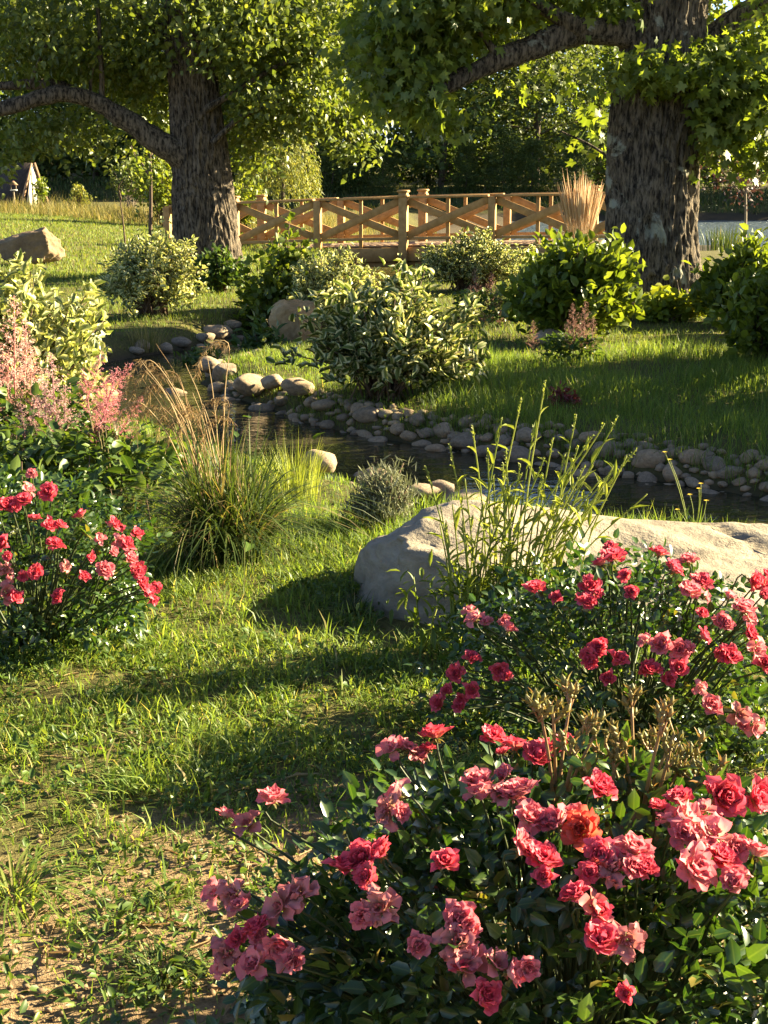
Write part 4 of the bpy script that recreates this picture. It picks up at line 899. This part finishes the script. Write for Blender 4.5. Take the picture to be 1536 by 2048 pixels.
def astilbe(label, kind, tops, d, hs=1.0, nleaf=500, fr=.28, fh=.34, ls=.06, group=None):
    c = np.mean([P(a, b, d)[0] for a, b, h, l in tops]); z0 = on(c, d); root = thing('astilbe', (c, d, z0), label, 'flower', group); rl = np.array(root.location)
    for a, b, h, l in tops:
        dd = d + random.uniform(-.12, .12); t = P(a, b, dd); H = h / FPX * d; lx = l * H
        bt = t - [lx, 0, H]; bs = rl + [(bt[0] - c) * .55, (dd - d) * .6, 0]
        part('stem', Geo().add(*tube([bs, bs * .5 + bt * .5 + [0, 0, .02], bt], [.004, .0035, .003], 5, 8), rnd=.1), M_cane, root)
        o = link('plume', random.choice(PLM[kind]), root, tuple(bt - rl)); o.rotation_euler = (random.gauss(0, .06), math.atan(l), random.uniform(0, 6.28) if abs(l) < .05 else 0)
        s = H / .34; o.scale = (s * hs, s * hs, s)
    n = nleaf; a = rng.uniform(0, 6.28, n); rr = fr * np.sqrt(rng.random(n)); zz = fh * rng.random(n) ** .7
    ps = rl + np.stack([rr * np.cos(a), rr * .7 * np.sin(a), zz], 1); dv = np.stack([np.cos(a), np.sin(a), rng.normal(.3, .5, n)], 1) + rng.normal(0, .5, (n, 3))
    part('foliage', Geo().add(*scatter(LEAF_OVAL, ps, frames(dv, rng.normal(0, .4, (n, 3)) + [0, 0, 1]), rng.uniform(.6, 1.3, n) * ls)), M_shrub, root, False, 'stuff')
    return root
astilbe('coral-pink astilbe with feathery plumes glowing in front of the bright cream-variegated dogwood', 'coral', [(18, 590, 190, .0), (60, 690, 150, .05), (-20, 650, 190, -.05), (48, 640, 130, .05), (85, 745, 90, .1), (8, 700, 150, 0)], 7.5, 1.15, 900, .42, .5, .07)
astilbe('dusky mauve astilbe with broad full plumes beside the coral-pink astilbe', 'mauve', [(104, 705, 190, .0), (70, 790, 130, -.1), (128, 770, 140, .08), (85, 760, 130, -.04), (40, 800, 120, -.05), (118, 830, 90, .1)], 6.9, 1.25, 800, .40, .42, .06)
astilbe('rose-pink astilbe with slim arching plumes between mauve astilbe and fountain grass', 'rose', [(205, 698, 100, .35), (283, 700, 120, .75), (215, 750, 100, .1), (255, 765, 90, .7), (295, 775, 100, .65), (165, 735, 90, -.1), (200, 810, 80, .3), (240, 722, 140, .35)], 6.6, 1.15, 700, .34, .40, .06)
astilbe('faded pink astilbe between the dogwood and the tall hydrangea', 'faded', [(955, 535, 70, 0), (985, 545, 80, .05), (1000, 570, 80, 0), (940, 570, 60, -.05), (970, 580, 70, 0), (1010, 600, 50, .1)], 15.2, 1.3, 500, .34, .35, .07)
astilbe('brownish mauve astilbe spires in front of the tall hydrangea', 'faded', [(1150, 605, 90, 0), (1172, 600, 100, .03), (1190, 632, 70, .1), (1135, 640, 60, -.08), (1066, 640, 60, 0), (1165, 640, 70, 0)], 12.0, 1.1, 420, .22, .22, .06)
n = 1500; cx = rng.normal(-1.75, .42, n); cy = rng.normal(6.5, .35, n)
up_ = thing('leafy_perennial', (-1.72, 6.45, on(-1.72, 6.45)), 'dark leafy perennials massed below the astilbe plumes', 'plant'); hz = rng.random(n) ** .8 * .36
part('foliage', Geo().add(*scatter(LEAF_OVAL, np.stack([cx, cy, ht(cx, cy) + hz], 1), frames(rng.normal(0, .8, (n, 3)) + [0, 0, .3], rng.normal(0, .4, (n, 3)) + [0, 0, 1]), rng.uniform(.05, .095, n))), M_shrub, up_, False, 'stuff')
g = Geo()
for k in range(60):
    x, y = random.gauss(-1.75, .35), random.gauss(6.5, .25); z = on(x, y); g.add(*tube([[x, y, z - .01], [x + random.gauss(0, .04), y, z + random.uniform(.2, .38)]], [.004, .002], 4, 4))
part('stems', g, M_twig, up_, False, 'stuff')

# ------------------------------------------------------------------ roses
def petal(r, L, w, th0, th1, phi, cup, base, ruf):
    nt, ns = 5, 5; t = np.linspace(0, 1, nt); th = th0 + (th1 - th0) * t; dr = np.sin(th) * L / (nt - 1); dzz = np.cos(th) * L / (nt - 1)
    rr = base + np.r_[0, np.cumsum(dr[:-1])]; zz = np.r_[0, np.cumsum(dzz[:-1])]; V = []; uv = []
    sv = np.linspace(-1, 1, ns)
    for i in range(nt):
        ww = w * (t[i] ** .6) * (1 - .22 * max(0, t[i] - .75) / .25) + .002
        for s in sv:
            ti = t[i] * (1 - .30 * s * s * t[i]); ri, zi = np.interp(ti, t, rr), np.interp(ti, t, zz)
            ra = ri - cup * ww * s * s * math.cos(th[i]); z = zi + cup * ww * s * s * math.sin(th[i])
            jit = r.normal(0, ruf, 3) * t[i]
            V.append((ra + jit[0], s * ww + jit[1], z + jit[2])); uv.append((t[i], (s + 1) / 2))
    V = np.array(V); c, s = math.cos(phi), math.sin(phi); V = V @ np.array([[c, s, 0], [-s, c, 0], [0, 0, 1]])
    return V, grid_T(nt, ns), np.array(uv)
def flower_mesh(seed, kind):
    r = np.random.default_rng(seed); g = Geo()
    lay = {'open': [(5, .022, .009, -.2, .0, .003), (7, .029, .012, .15, .4, .006), (8, .034, .014, .5, .9, .008), (9, .037, .015, .9, 1.5, .009)],
           'cup': [(5, .024, .010, -.25, -.1, .003), (6, .032, .014, .0, .2, .007), (8, .036, .016, .35, .65, .009), (8, .038, .017, .8, 1.35, .009)],
           'wilt': [(4, .022, .011, .1, .6, .004), (5, .034, .015, .7, 2.0, .007), (5, .040, .017, 1.2, 2.6, .008)],
           'loose': [(3, .020, .010, .0, .4, .004), (4, .036, .019, .6, 1.0, .007), (4, .042, .020, 1.1, 2.0, .008)]}[kind]
    for n, L, w, a, b, base in lay:
        o = r.uniform(0, 6.28)
        for k in range(n):
            v, t, u = petal(r, L * r.uniform(.85, 1.15), w * r.uniform(.85, 1.15), a + r.normal(0, .12), b + r.normal(0, .25), o + k * 6.28 / n + r.normal(0, .2), .35 * r.uniform(.5, 1.5), base, .0026 if kind != 'wilt' else .0045)
            g.add(v, t, u, r.random())
    return g
FM = []
for k, (kd, mi) in enumerate((('open', 0), ('cup', 0), ('open', 0), ('cup', 1), ('open', 1), ('loose', 1), ('wilt', 2), ('wilt', 2), ('loose', 2), ('open', 3), ('cup', 0))):
    FM.append(flower_mesh(200 + k, kd).mesh('flower', M_pet[mi], True))
FRESH, PINK, WILT, ORANGE = [0, 1, 2, 10], [3, 4, 5], [6, 7, 8], [9]
def sepal_mesh():
    g = Geo(); V, T = ico(1); g.add(V * [.006, .006, .007] + [0, 0, -.006], T, None, .2); a = np.arange(5) / 5 * 6.28
    g.add(*scatter(LEAF_LONG, np.zeros((5, 3)) + [0, 0, -.002], frames(np.stack([np.cos(a), np.sin(a), np.full(5, -.3)], 1)), np.full(5, .022), np.full(5, .3))); return g.mesh('calyx', M_bud, False)
CAL = sepal_mesh()
def bud_mesh(seed):
    r = np.random.default_rng(seed); g = Geo(); V, T = ico(2); t = (V[:, 2] + 1) / 2; w = np.interp(t, [0, .25, .6, 1], [.5, 1, .75, .15])
    g.add(np.c_[V[:, :2] * w[:, None] * .0075, t * .024], T, None, r.random() * .6); V2, _ = ico(1); g.add(V2 * [.005, .005, .005] + [0, 0, -.002], ico(1)[1], None, .4)
    a = np.arange(5) / 5 * 6.28 + r.random(); g.add(*scatter(LEAF_LONG, np.stack([np.cos(a), np.sin(a), np.zeros(5)], 1) * .005 + [0, 0, .004], frames(np.stack([np.cos(a) * .35, np.sin(a) * .35, np.ones(5)], 1)), r.uniform(.016, .024, 5), r.random(5), np.full(5, .45)))
    return g.mesh('bud', M_bud, True)
BUD = [bud_mesh(300 + k) for k in range(4)]
def ell_hit(px, py, c, rad):
    d = ray(px, py); o = (np.array([0, 0, EYE]) - c) / rad; e = d / rad; A, B, C = e @ e, o @ e, o @ o - 1; q = B * B - A * C
    t = (-B - math.sqrt(q)) / A if q > 0 else -B / A
    return np.array([0, 0, EYE]) + d * t
def rose_bush(label, c, rad, flowers, nl, ls, fs, seed, group=None, nparts=300, skirt=0):
    c, rad = np.array(c, float), np.array(rad, float); r = np.random.default_rng(seed); z0 = on(c[0], c[1])
    root = thing('rose_bush', (c[0], c[1], z0), label, 'rose bush', group); rl = np.array(root.location); canes = Geo()
    sc2 = rad[1] and FPX / (c[1] * 1.05) * .040
    flowers = list(flowers) + [(f[0] + r.normal(0, sc2), f[1] + r.normal(0, sc2 * .7), ('p' if f[2] == 'w' else f[2]) if len(f) > 2 else 'f', r.uniform(.6, .85)) for f in flowers if r.random() < .7]
    for f in flowers:
        px, py = f[0], f[1]; kind = f[2] if len(f) > 2 else 'f'; p = ell_hit(px, py, c, rad * 1.10)
        nd = nrm((p - c) / rad ** 2); ax = nrm(nd * .8 + np.array([.10, -.35, .45]) + r.normal(0, .5, 3))
        pool = {'f': FRESH, 'p': PINK, 'w': WILT, 'o': ORANGE}[kind]; s = fs * r.uniform(.85, 1.12) * (f[3] if len(f) > 3 else 1)
        if kind == 'w': ax = nrm(ax + [0, 0, -.3])
        o = link('flower', FM[pool[r.integers(len(pool))]], root, tuple(p - rl)); o.scale = (s, s, s)
        q = Vector(ax).to_track_quat('Z', 'Y'); o.rotation_euler = (q @ Matrix.Rotation(r.uniform(0, 6.28), 3, 'Z').to_quaternion()).to_euler()
        o2 = link('calyx', CAL, o); b = np.array([c[0] + (p[0] - c[0]) * .35 + r.normal(0, .03), c[1] + (p[1] - c[1]) * .35, z0 + .1 * rad[2]])
        canes.add(*tube([b, b * .4 + p * .6 + [0, 0, .03], p - ax * .05 * s, p - ax * .006], [.004, .0032, .0022, .002], 5, 10), rnd=.3)
    for k in range(26):
        u = rdir(1, r)[0]; u[2] = abs(u[2]); t = c + u * rad * .85; b = np.array([c[0] + r.normal(0, .05), c[1] + r.normal(0, .05), z0 - .01]); canes.add(*tube([b, b * .5 + t * .5 + [0, 0, .05], t], [.0055, .004, .002], 5, 8), rnd=.3)
    part('canes', canes, M_greencane, root, True, 'stuff')
    nc = nl // 5; u = rdir(nc, r); u[:, 2] = np.where(u[:, 2] < -.8, -u[:, 2], u[:, 2]); k = (.50 + .43 * r.random(nc) ** .6) * (1 + .13 * fbm(u * 2.2 + seed, 2))
    b = c + u * rad * k[:, None]; b[:, 2] = np.maximum(b[:, 2], z0 + .03); a = nrm(u * .7 + r.normal(0, .6, (nc, 3)) + [0, 0, .1]); nn = nrm(r.normal(0, .45, (nc, 3)) + [0, -.2, .9]); Rm = frames(a, nn); sd, up = Rm[:, :, 0], Rm[:, :, 2]
    L = ls * 1.9; sz = ls * r.uniform(.7, 1.2, nc); ps, ds, us, zs = [], [], [], []
    for al, sg, k2 in ((1.0, 0, 1.1), (.6, 1, 1.0), (.6, -1, 1.0), (.2, 1, .8), (.2, -1, .8)):
        ps.append(b + a * (L * al)[..., None] if np.ndim(al) else b + a * L * al); ds.append(a * (.55 if sg else 1) + sd * sg * .9 + r.normal(0, .16, (nc, 3))); us.append(up + r.normal(0, .28, (nc, 3))); zs.append(sz * k2)
    ps, ds, us, zs = map(np.concatenate, (ps, ds, us, zs)); rn = np.tile(r.random(nc), 5) * .8 + r.random(5 * nc) * .2
    put_leaves(root, LEAF_OVAL, 'oval', M_rose_leaf, ps, frames(ds, nrm(us)), zs, rn, nparts)
    return root
front = rose_bush('rose bush with the largest coral and faded blooms and tall tan budding canes', (.34, 2.34, .17), (.66, .44, .38),
    [(785, 1500, 'p'), (820, 1505, 'w'), (872, 1476, 'f', 1.1), (985, 1478, 'f', 1.1), (1028, 1500), (1072, 1518, 'f', 1.2), (1100, 1500), (955, 1572, 'p'), (1000, 1590, 'w'), (1038, 1592, 'p', 1.1), (1195, 1580, 'f', 1.1), (545, 1602, 'p', 1.15), (498, 1650, 'w', 1.1),
     (780, 1618, 'w', 1.1), (800, 1595, 'p'), (728, 1718, 'f', 1.2), (690, 1742, 'f'), (760, 1705), (600, 1790, 'w', 1.1), (565, 1815, 'w'), (470, 1790, 'w', 1.2), (517, 1862, 'f', 1.05), (560, 1885, 'p'), (455, 1905, 'w'), (512, 1930, 'p'), (585, 1920, 'w'),
     (762, 1815, 'w', 1.05), (890, 1728, 'f', .8), (920, 1842, 'p', 1.1), (915, 1885, 'w'), (1040, 1700, 'p', 1.1), (1085, 1722, 'f', 1.1), (1060, 1640, 'p', 1.15), (1115, 1650, 'p'), (1165, 1662, 'o', 1.2), (1225, 1735, 'w', 1.1), (1200, 1712, 'f'), (1268, 1705, 'p', 1.1),
     (1148, 1795, 'f'), (1185, 1815, 'w'), (1200, 1885, 'f', 1.25), (1252, 1878, 'w'), (1375, 1640, 'p', 1.15), (1430, 1672, 'p', 1.25), (1345, 1640, 'p'), (1385, 1740, 'p', 1.25), (1440, 1720, 'f'), (1400, 1690, 'w'), (1445, 1590, 'f', 1.25), (1505, 1592, 'f', 1.3), (1360, 1600),
     (1512, 1712, 'p'), (1465, 1770, 'p', .8), (970, 1992, 'f', 1.05), (1015, 1945, 'p'), (935, 1935, 'w', 1.1), (990, 1930, 'w'), (1255, 1985, 'f', .6)], 10500, .037, .70, 71)
mid = rose_bush('rose bush full of coral-red blooms directly in front of the long boulder', (.72, 3.98, .16), (.58, .42, .355),
    [(1226, 1118, 'f', 1.2), (1205, 1130), (1318, 1110, 'f', 1.1), (1345, 1142, 'f', 1.2), (1378, 1124, 'p'), (1180, 1176, 'f', 1.25), (1172, 1206, 'f'), (1070, 1180, 'f', 1.1), (1380, 1186, 'p', 1.1), (1405, 1165), (1502, 1160, 'f', 1.2), (1530, 1175), (1455, 1195, 'p'), (1487, 1224, 'p', 1.1),
     (950, 1240, 'p'), (975, 1246, 'p', .8), (1014, 1262, 'p'), (1198, 1296, 'f', 1.1), (1238, 1322, 'f'), (1178, 1312), (1325, 1290, 'p', 1.1), (1358, 1298, 'p'), (1402, 1274, 'f', 1.1), (1494, 1266, 'f'), (1458, 1312, 'f', 1.2), (1510, 1300, 'p', 1.1), (914, 1348, 'f'), (942, 1320, 'f'), (998, 1340, 'f', 1.1),
     (1300, 1343, 'f', 1.1), (1212, 1360, 'f', .8), (1356, 1336, 'f', .9), (1421, 1412, 'p', 1.1), (1477, 1428, 'w'), (1508, 1452, 'p'), (881, 1408, 'f'), (922, 1412, 'f'), (945, 1380, 'f', .8), (1262, 1185, 'f', .8), (1440, 1240, 'p', .8), (1530, 1330, 'f')], 6000, .031, .72, 72)
left = rose_bush('rose bush of small coral blooms beside the fountain grass', (-1.22, 4.78, .22), (.44, .36, .38),
    [(7, 1013, 'f', 1.15), (56, 980, 'p'), (98, 986, 'f', 1.2), (48, 1002), (68, 1040, 'f'), (99, 1054, 'f', 1.1), (163, 1034, 'f', 1.1), (225, 1050, 'f'), (107, 1090, 'f', .95), (8, 1089, 'f', 1.1), (251, 1090, 'f'), (238, 1082, 'p', .8), (260, 1120, 'p'), (273, 1140, 'f'), (208, 1140, 'p'), (168, 1155, 'f', .9),
     (68, 1142, 'f', 1.1), (10, 1136, 'w'), (10, 1185, 'w', 1.1), (30, 1195, 'f', .9), (114, 1200, 'f', .8), (284, 1174, 'f'), (296, 1182, 'f', .8), (200, 1078, 'p', .7), (130, 1135, 'w', .7)], 4800, .030, .70, 73)
# budding canes of the nearest bush
random.seed(3); rl = np.array(front.location)
for root_px, clusters in (((1112, 1700), [(1078, 1395), (1100, 1400), (1145, 1385), (1175, 1420), (1190, 1450)]), ((1270, 1720), [(1205, 1470), (1262, 1400), (1245, 1470), (1320, 1430), (1300, 1470), (1345, 1455)]), ((1300, 1680), [(1390, 1500), (1360, 1520), (1420, 1540), (1340, 1500), (1385, 1540)]),
                          ((1225, 1700), [(1170, 1530), (1130, 1480), (1265, 1545), (1225, 1500)]), ((1290, 1690), [(1300, 1580), (1270, 1610)])):
    d0 = 2.40; b = P(*root_px, d0)
    for (a, y) in clusters:
        t = P(a + random.gauss(0, 4), y + 14, d0 + random.uniform(-.08, .10)); k = b * .45 + t * .55; k[0] = b[0] * .62 + t[0] * .38
        part('cane', Geo().add(*tube([b, k, t], [.0046, .0037, .0026], 6, 12), rnd=random.random()), M_redcane, front, True)
        for q in range(random.randint(4, 6)):
            dv = nrm(np.array([random.gauss(0, .55), random.gauss(0, .55), 1.0])); st = t - np.array([0, 0, random.uniform(0, .035)]); e = st + dv * random.uniform(.012, .035)
            part('bud_stalk', Geo().add(*tube([st, e], [.0022, .0017], 4, 3)), M_redcane, front)
            o = link('bud', random.choice(BUD), front, tuple(e - rl)); s = random.uniform(.75, 1.1); o.scale = (s, s, s); o.rotation_euler = Vector(nrm(dv + [0, 0, .3])).to_track_quat('Z', 'Y').to_euler()
        n = 2; w = rng.random((n, 1)); ps = b * (1 - w) * .5 + t * (.5 + .5 * w); lf = Geo().add(*scatter(LEAF_LONG, ps, frames(rng.normal(0, .7, (n, 3)) + [0, 0, .6]), rng.uniform(.014, .032, n), None, np.full(n, .6)))
        part('bracts', lf, M_bud, front, False, 'stuff')

# ------------------------------------------------------------------ hose and yellow wildflower
M_black = plain('black_rubber', (.008, .008, .008), (.02, .02, .02), 20, .45, .1); hp = G(268, 1212); hp[2] = on(hp[0], hp[1])
hose = thing('garden_hose', hp, 'loop of black irrigation hose under the rose bush beside the fountain grass', 'hose')
a = np.linspace(-.5, 5.6, 26); loop = hp + np.stack([.034 * np.cos(a), .012 * a / 6, .040 + .030 * np.sin(a)], 1)
part('hose_loop', Geo().add(*tube(loop, .008, 8)), M_black, hose, True); part('hose_tail', Geo().add(*tube([hp + [-.01, .01, .012], hp + [-.10, .04, .010], hp + [-.22, .10, .010]], .008, 8, 14)), M_black, hose, True)
yb = P(1385, 1085, 6.35); yb[2] = on(yb[0], 6.35); M_yel = plain('yellow_petal', (.75, .48, .03), (.85, .6, .06), 20, .6, 0)
yf = thing('yellow_wildflower', yb, 'spindly yellow wildflower growing behind the long boulder by the water', 'flower')
for k, (a, b) in enumerate(((1402, 968), (1398, 978), (1413, 1002), (1355, 1020), (1380, 990), (1330, 905), (1340, 920))):
    t = P(a, b, 6.35 + .02 * k); part('stem', Geo().add(*tube([yb, yb * .4 + t * .6 + [.01, 0, .01], t], [.002, .0016, .001], 4, 8), rnd=.5), M_stalk, yf)
    g = Geo(); aa = np.arange(6) / 6 * 6.28; g.add(*scatter(LEAF_OVAL, np.tile(t, (6, 1)), frames(np.stack([np.cos(aa), np.sin(aa), np.full(6, .5)], 1)), np.full(6, .013))); part('flower_head', g, M_yel, yf)

# ------------------------------------------------------------------ grass
def wedge(n, y0, y1, k=.30, pad=.3, pw=1.0):
    y = (y0 ** (pw + 1) + rng.random(n) * (y1 ** (pw + 1) - y0 ** (pw + 1))) ** (1 / (pw + 1)); x = (rng.random(n) * 2 - 1) * (k * y + pad); return x, y
def dry_land(x, y, m=.05):
    d, i = stream_d(x, y); ok = d > STREAM[i, 3] + m + .10 * n2(x, y, 3, 4, 2); ok &= pond_in(x, y) < .02
    ok &= ~((np.abs(x - 1.12) < 1.15) & (np.abs(y - 5.36) < .46)); ok &= ~((np.hypot(x - P(1316, 600, DR)[0], y - DR) < .5) | (np.hypot(x - P(413, 540, DL)[0], y - DL) < .45)); return ok
def sow(name, label, x, y, h, w, lean, mat, seg, rnd=None):
    n = len(x); V = blades(np.stack([x, y, ht(x, y) - .006], 1), h, w, rng.uniform(0, 6.28, n), lean, rnd, seg)
    o = link(name, Geo().add(*V).mesh(name, mat)); tag(o, label, 'grass', kind='stuff'); return o
x, y = wedge(150000, 2.15, 6.6, .285, .15, .3); pt = n2(x, y, 1.5, 2.0); fine = n2(x, y, 6, 5.0, 2)
dens = .10 + .90 * ss(2.9, 4.1, y + .55 * pt); dens *= .22 + .78 * ss(-.35, .4, fine + .25 * ss(3.6, 4.6, y)); k = (rng.random(len(x)) < dens) & dry_land(x, y); x, y = x[k], y[k]; n = len(x)
big = rng.random(n) < .05
sow('lawn_grass', 'patchy sunlit grass of the near lawn around the rose bushes', x, y, np.where(big, rng.uniform(.07, .14, n), rng.uniform(.025, .085, n)) * (1 + .25 * n2(x, y, 3, 1)), np.where(big, .009, rng.uniform(.0035, .0068, n)), rng.uniform(.2, 1.3, n), M_grass, 2, np.clip(rng.normal(.5, .22, n), 0, .985) + (rng.random(n) < .03) * .5)
x, y = wedge(118000, 6.0, 12.5, .29, .5, .6); k = dry_land(x, y, .22) & (rng.random(len(x)) < .75 + .5 * n2(x, y, 2, 3)); x, y = x[k], y[k]; n = len(x); tall = np.where(x > 0, 1.5, 1.0) * (1 + .5 * n2(x, y, 1.4, 6))
sow('bank_grass', 'longer rough grass on the stream banks', x, y, rng.uniform(.05, .13, n) * tall, rng.uniform(.004, .007, n), rng.uniform(.1, .9, n), M_grass, 2, np.clip(rng.normal(.42, .22, n), 0, 1))
x, y = wedge(95000, 12, 23, .29, .8, .8); k = dry_land(x, y, .25) & (rng.random(len(x)) < .8 + .5 * n2(x, y, 1.2, 3)); x, y = x[k], y[k]; n = len(x)
sow('lawn_grass', 'short mown grass between the shrubs beyond the stream', x, y, rng.uniform(.04, .10, n) * (1 + .4 * n2(x, y, 1, 6)), rng.uniform(.007, .012, n), rng.uniform(.1, .9, n), M_grass_far, 2, np.clip(rng.normal(.5, .25, n), 0, 1))
x, y = wedge(110000, 22, 44, .30, 1.5, .4); k = dry_land(x, y, .3) & (x < 1.5 + .08 * (44 - y)); x, y = x[k], y[k]; n = len(x)
sow('lawn_grass', 'smooth sunny mown lawn around the lone brown boulder', x, y, rng.uniform(.05, .11, n), rng.uniform(.014, .026, n), rng.uniform(.1, .9, n), M_grass_far, 2, np.clip(rng.normal(.6, .22, n), 0, 1))
x = rng.uniform(-17, .5, 26000); y = rng.uniform(36.5, 47, 26000); edge = 44.5 - (x + 13) * .75; k = (y > edge) & (pond_in(x, y) < .02); x, y = x[k], y[k]; n = len(x)
sow('meadow_grass', 'tall uncut tan meadow grass at the back of the sunny lawn', x, y, rng.uniform(.2, .58, n) * (1 + .45 * n2(x, y, .9, 2)), rng.uniform(.010, .020, n), rng.uniform(.1, .9, n), M_meadow, 3)
x = rng.uniform(-18, 24, 16000); y = 61.9 + rng.random(16000) * 4; k = pond_in(x, y) < .3; x, y = x[k], y[k]; n = len(x)
sow('shore_grass', 'green grass along the far shore of the pond', x, y, rng.uniform(.15, .40, n), rng.uniform(.03, .06, n), rng.uniform(.1, .8, n), M_fgrass, 2)
# broad-leaved weeds scattered in the near lawn
cx, cy = wedge(420, 2.2, 5.6, .28, .1, .2); k = dry_land(cx, cy); cx, cy = cx[k], cy[k]; i = np.repeat(np.arange(len(cx)), 26); n = len(i); rr = rng.normal(0, .035, (n, 2)); x, y = cx[i] + rr[:, 0], cy[i] + rr[:, 1]
dv = np.c_[rr * 14, np.full(n, .35)] + rng.normal(0, .45, (n, 3))
w = link('lawn_weeds', Geo().add(*scatter(LEAF_OVAL, np.stack([x, y, ht(x, y) + rng.random(n) * .045], 1), frames(dv, rng.normal(0, .4, (n, 3)) + [0, 0, 1]), rng.uniform(.012, .034, n), None, rng.uniform(.45, 1.1, n))).mesh('lawn_weeds', M_weed)); tag(w, 'low broad-leaved weeds dotted through the near lawn', 'weeds', kind='stuff')
x, y = wedge(2600, 2.1, 4.3, .28, .1, .1); k = rng.random(len(x)) < 1 - .8 * ss(2.9, 4.0, y + .55 * n2(x, y, 1.5, 2.0)); x, y = x[k], y[k]; n = len(x); iv, it = ico(1); g = Geo(); zz = ht(x, y)
for i in range(n):
    r = .003 + .010 * random.random() ** 2.5; g.add(iv * (1 + .3 * rng.normal(size=(12, 1)).clip(-1, 1)) * [r, r * random.uniform(.7, 1), r * .7] + [x[i], y[i], zz[i] + r * .3], it)
M_clod = plain('soil_clod', (.12, .075, .038), (.30, .21, .12), 40, .95, 0); w = link('soil_crumbs', g.mesh('soil_crumbs', M_clod, False)); tag(w, 'crumbs of brown soil and small pebbles on the bare ground', 'soil', kind='stuff')
x, y = wedge(700, 2.2, 4.4, .28, .1, .2); k = dry_land(x, y); x, y = x[k], y[k]; n = len(x); th = rng.uniform(0, 6.28, n)
w = link('straw_litter', Geo().add(*scatter(LEAF_NEEDLE, np.stack([x, y, ht(x, y) + .004], 1), frames(np.stack([np.cos(th), np.sin(th), rng.normal(.03, .05, n)], 1)), rng.uniform(.03, .14, n), None, rng.uniform(.15, .5, n))).mesh('straw_litter', M_dry)); tag(w, 'dry straw and clippings lying on the bare soil', 'straw', kind='stuff')
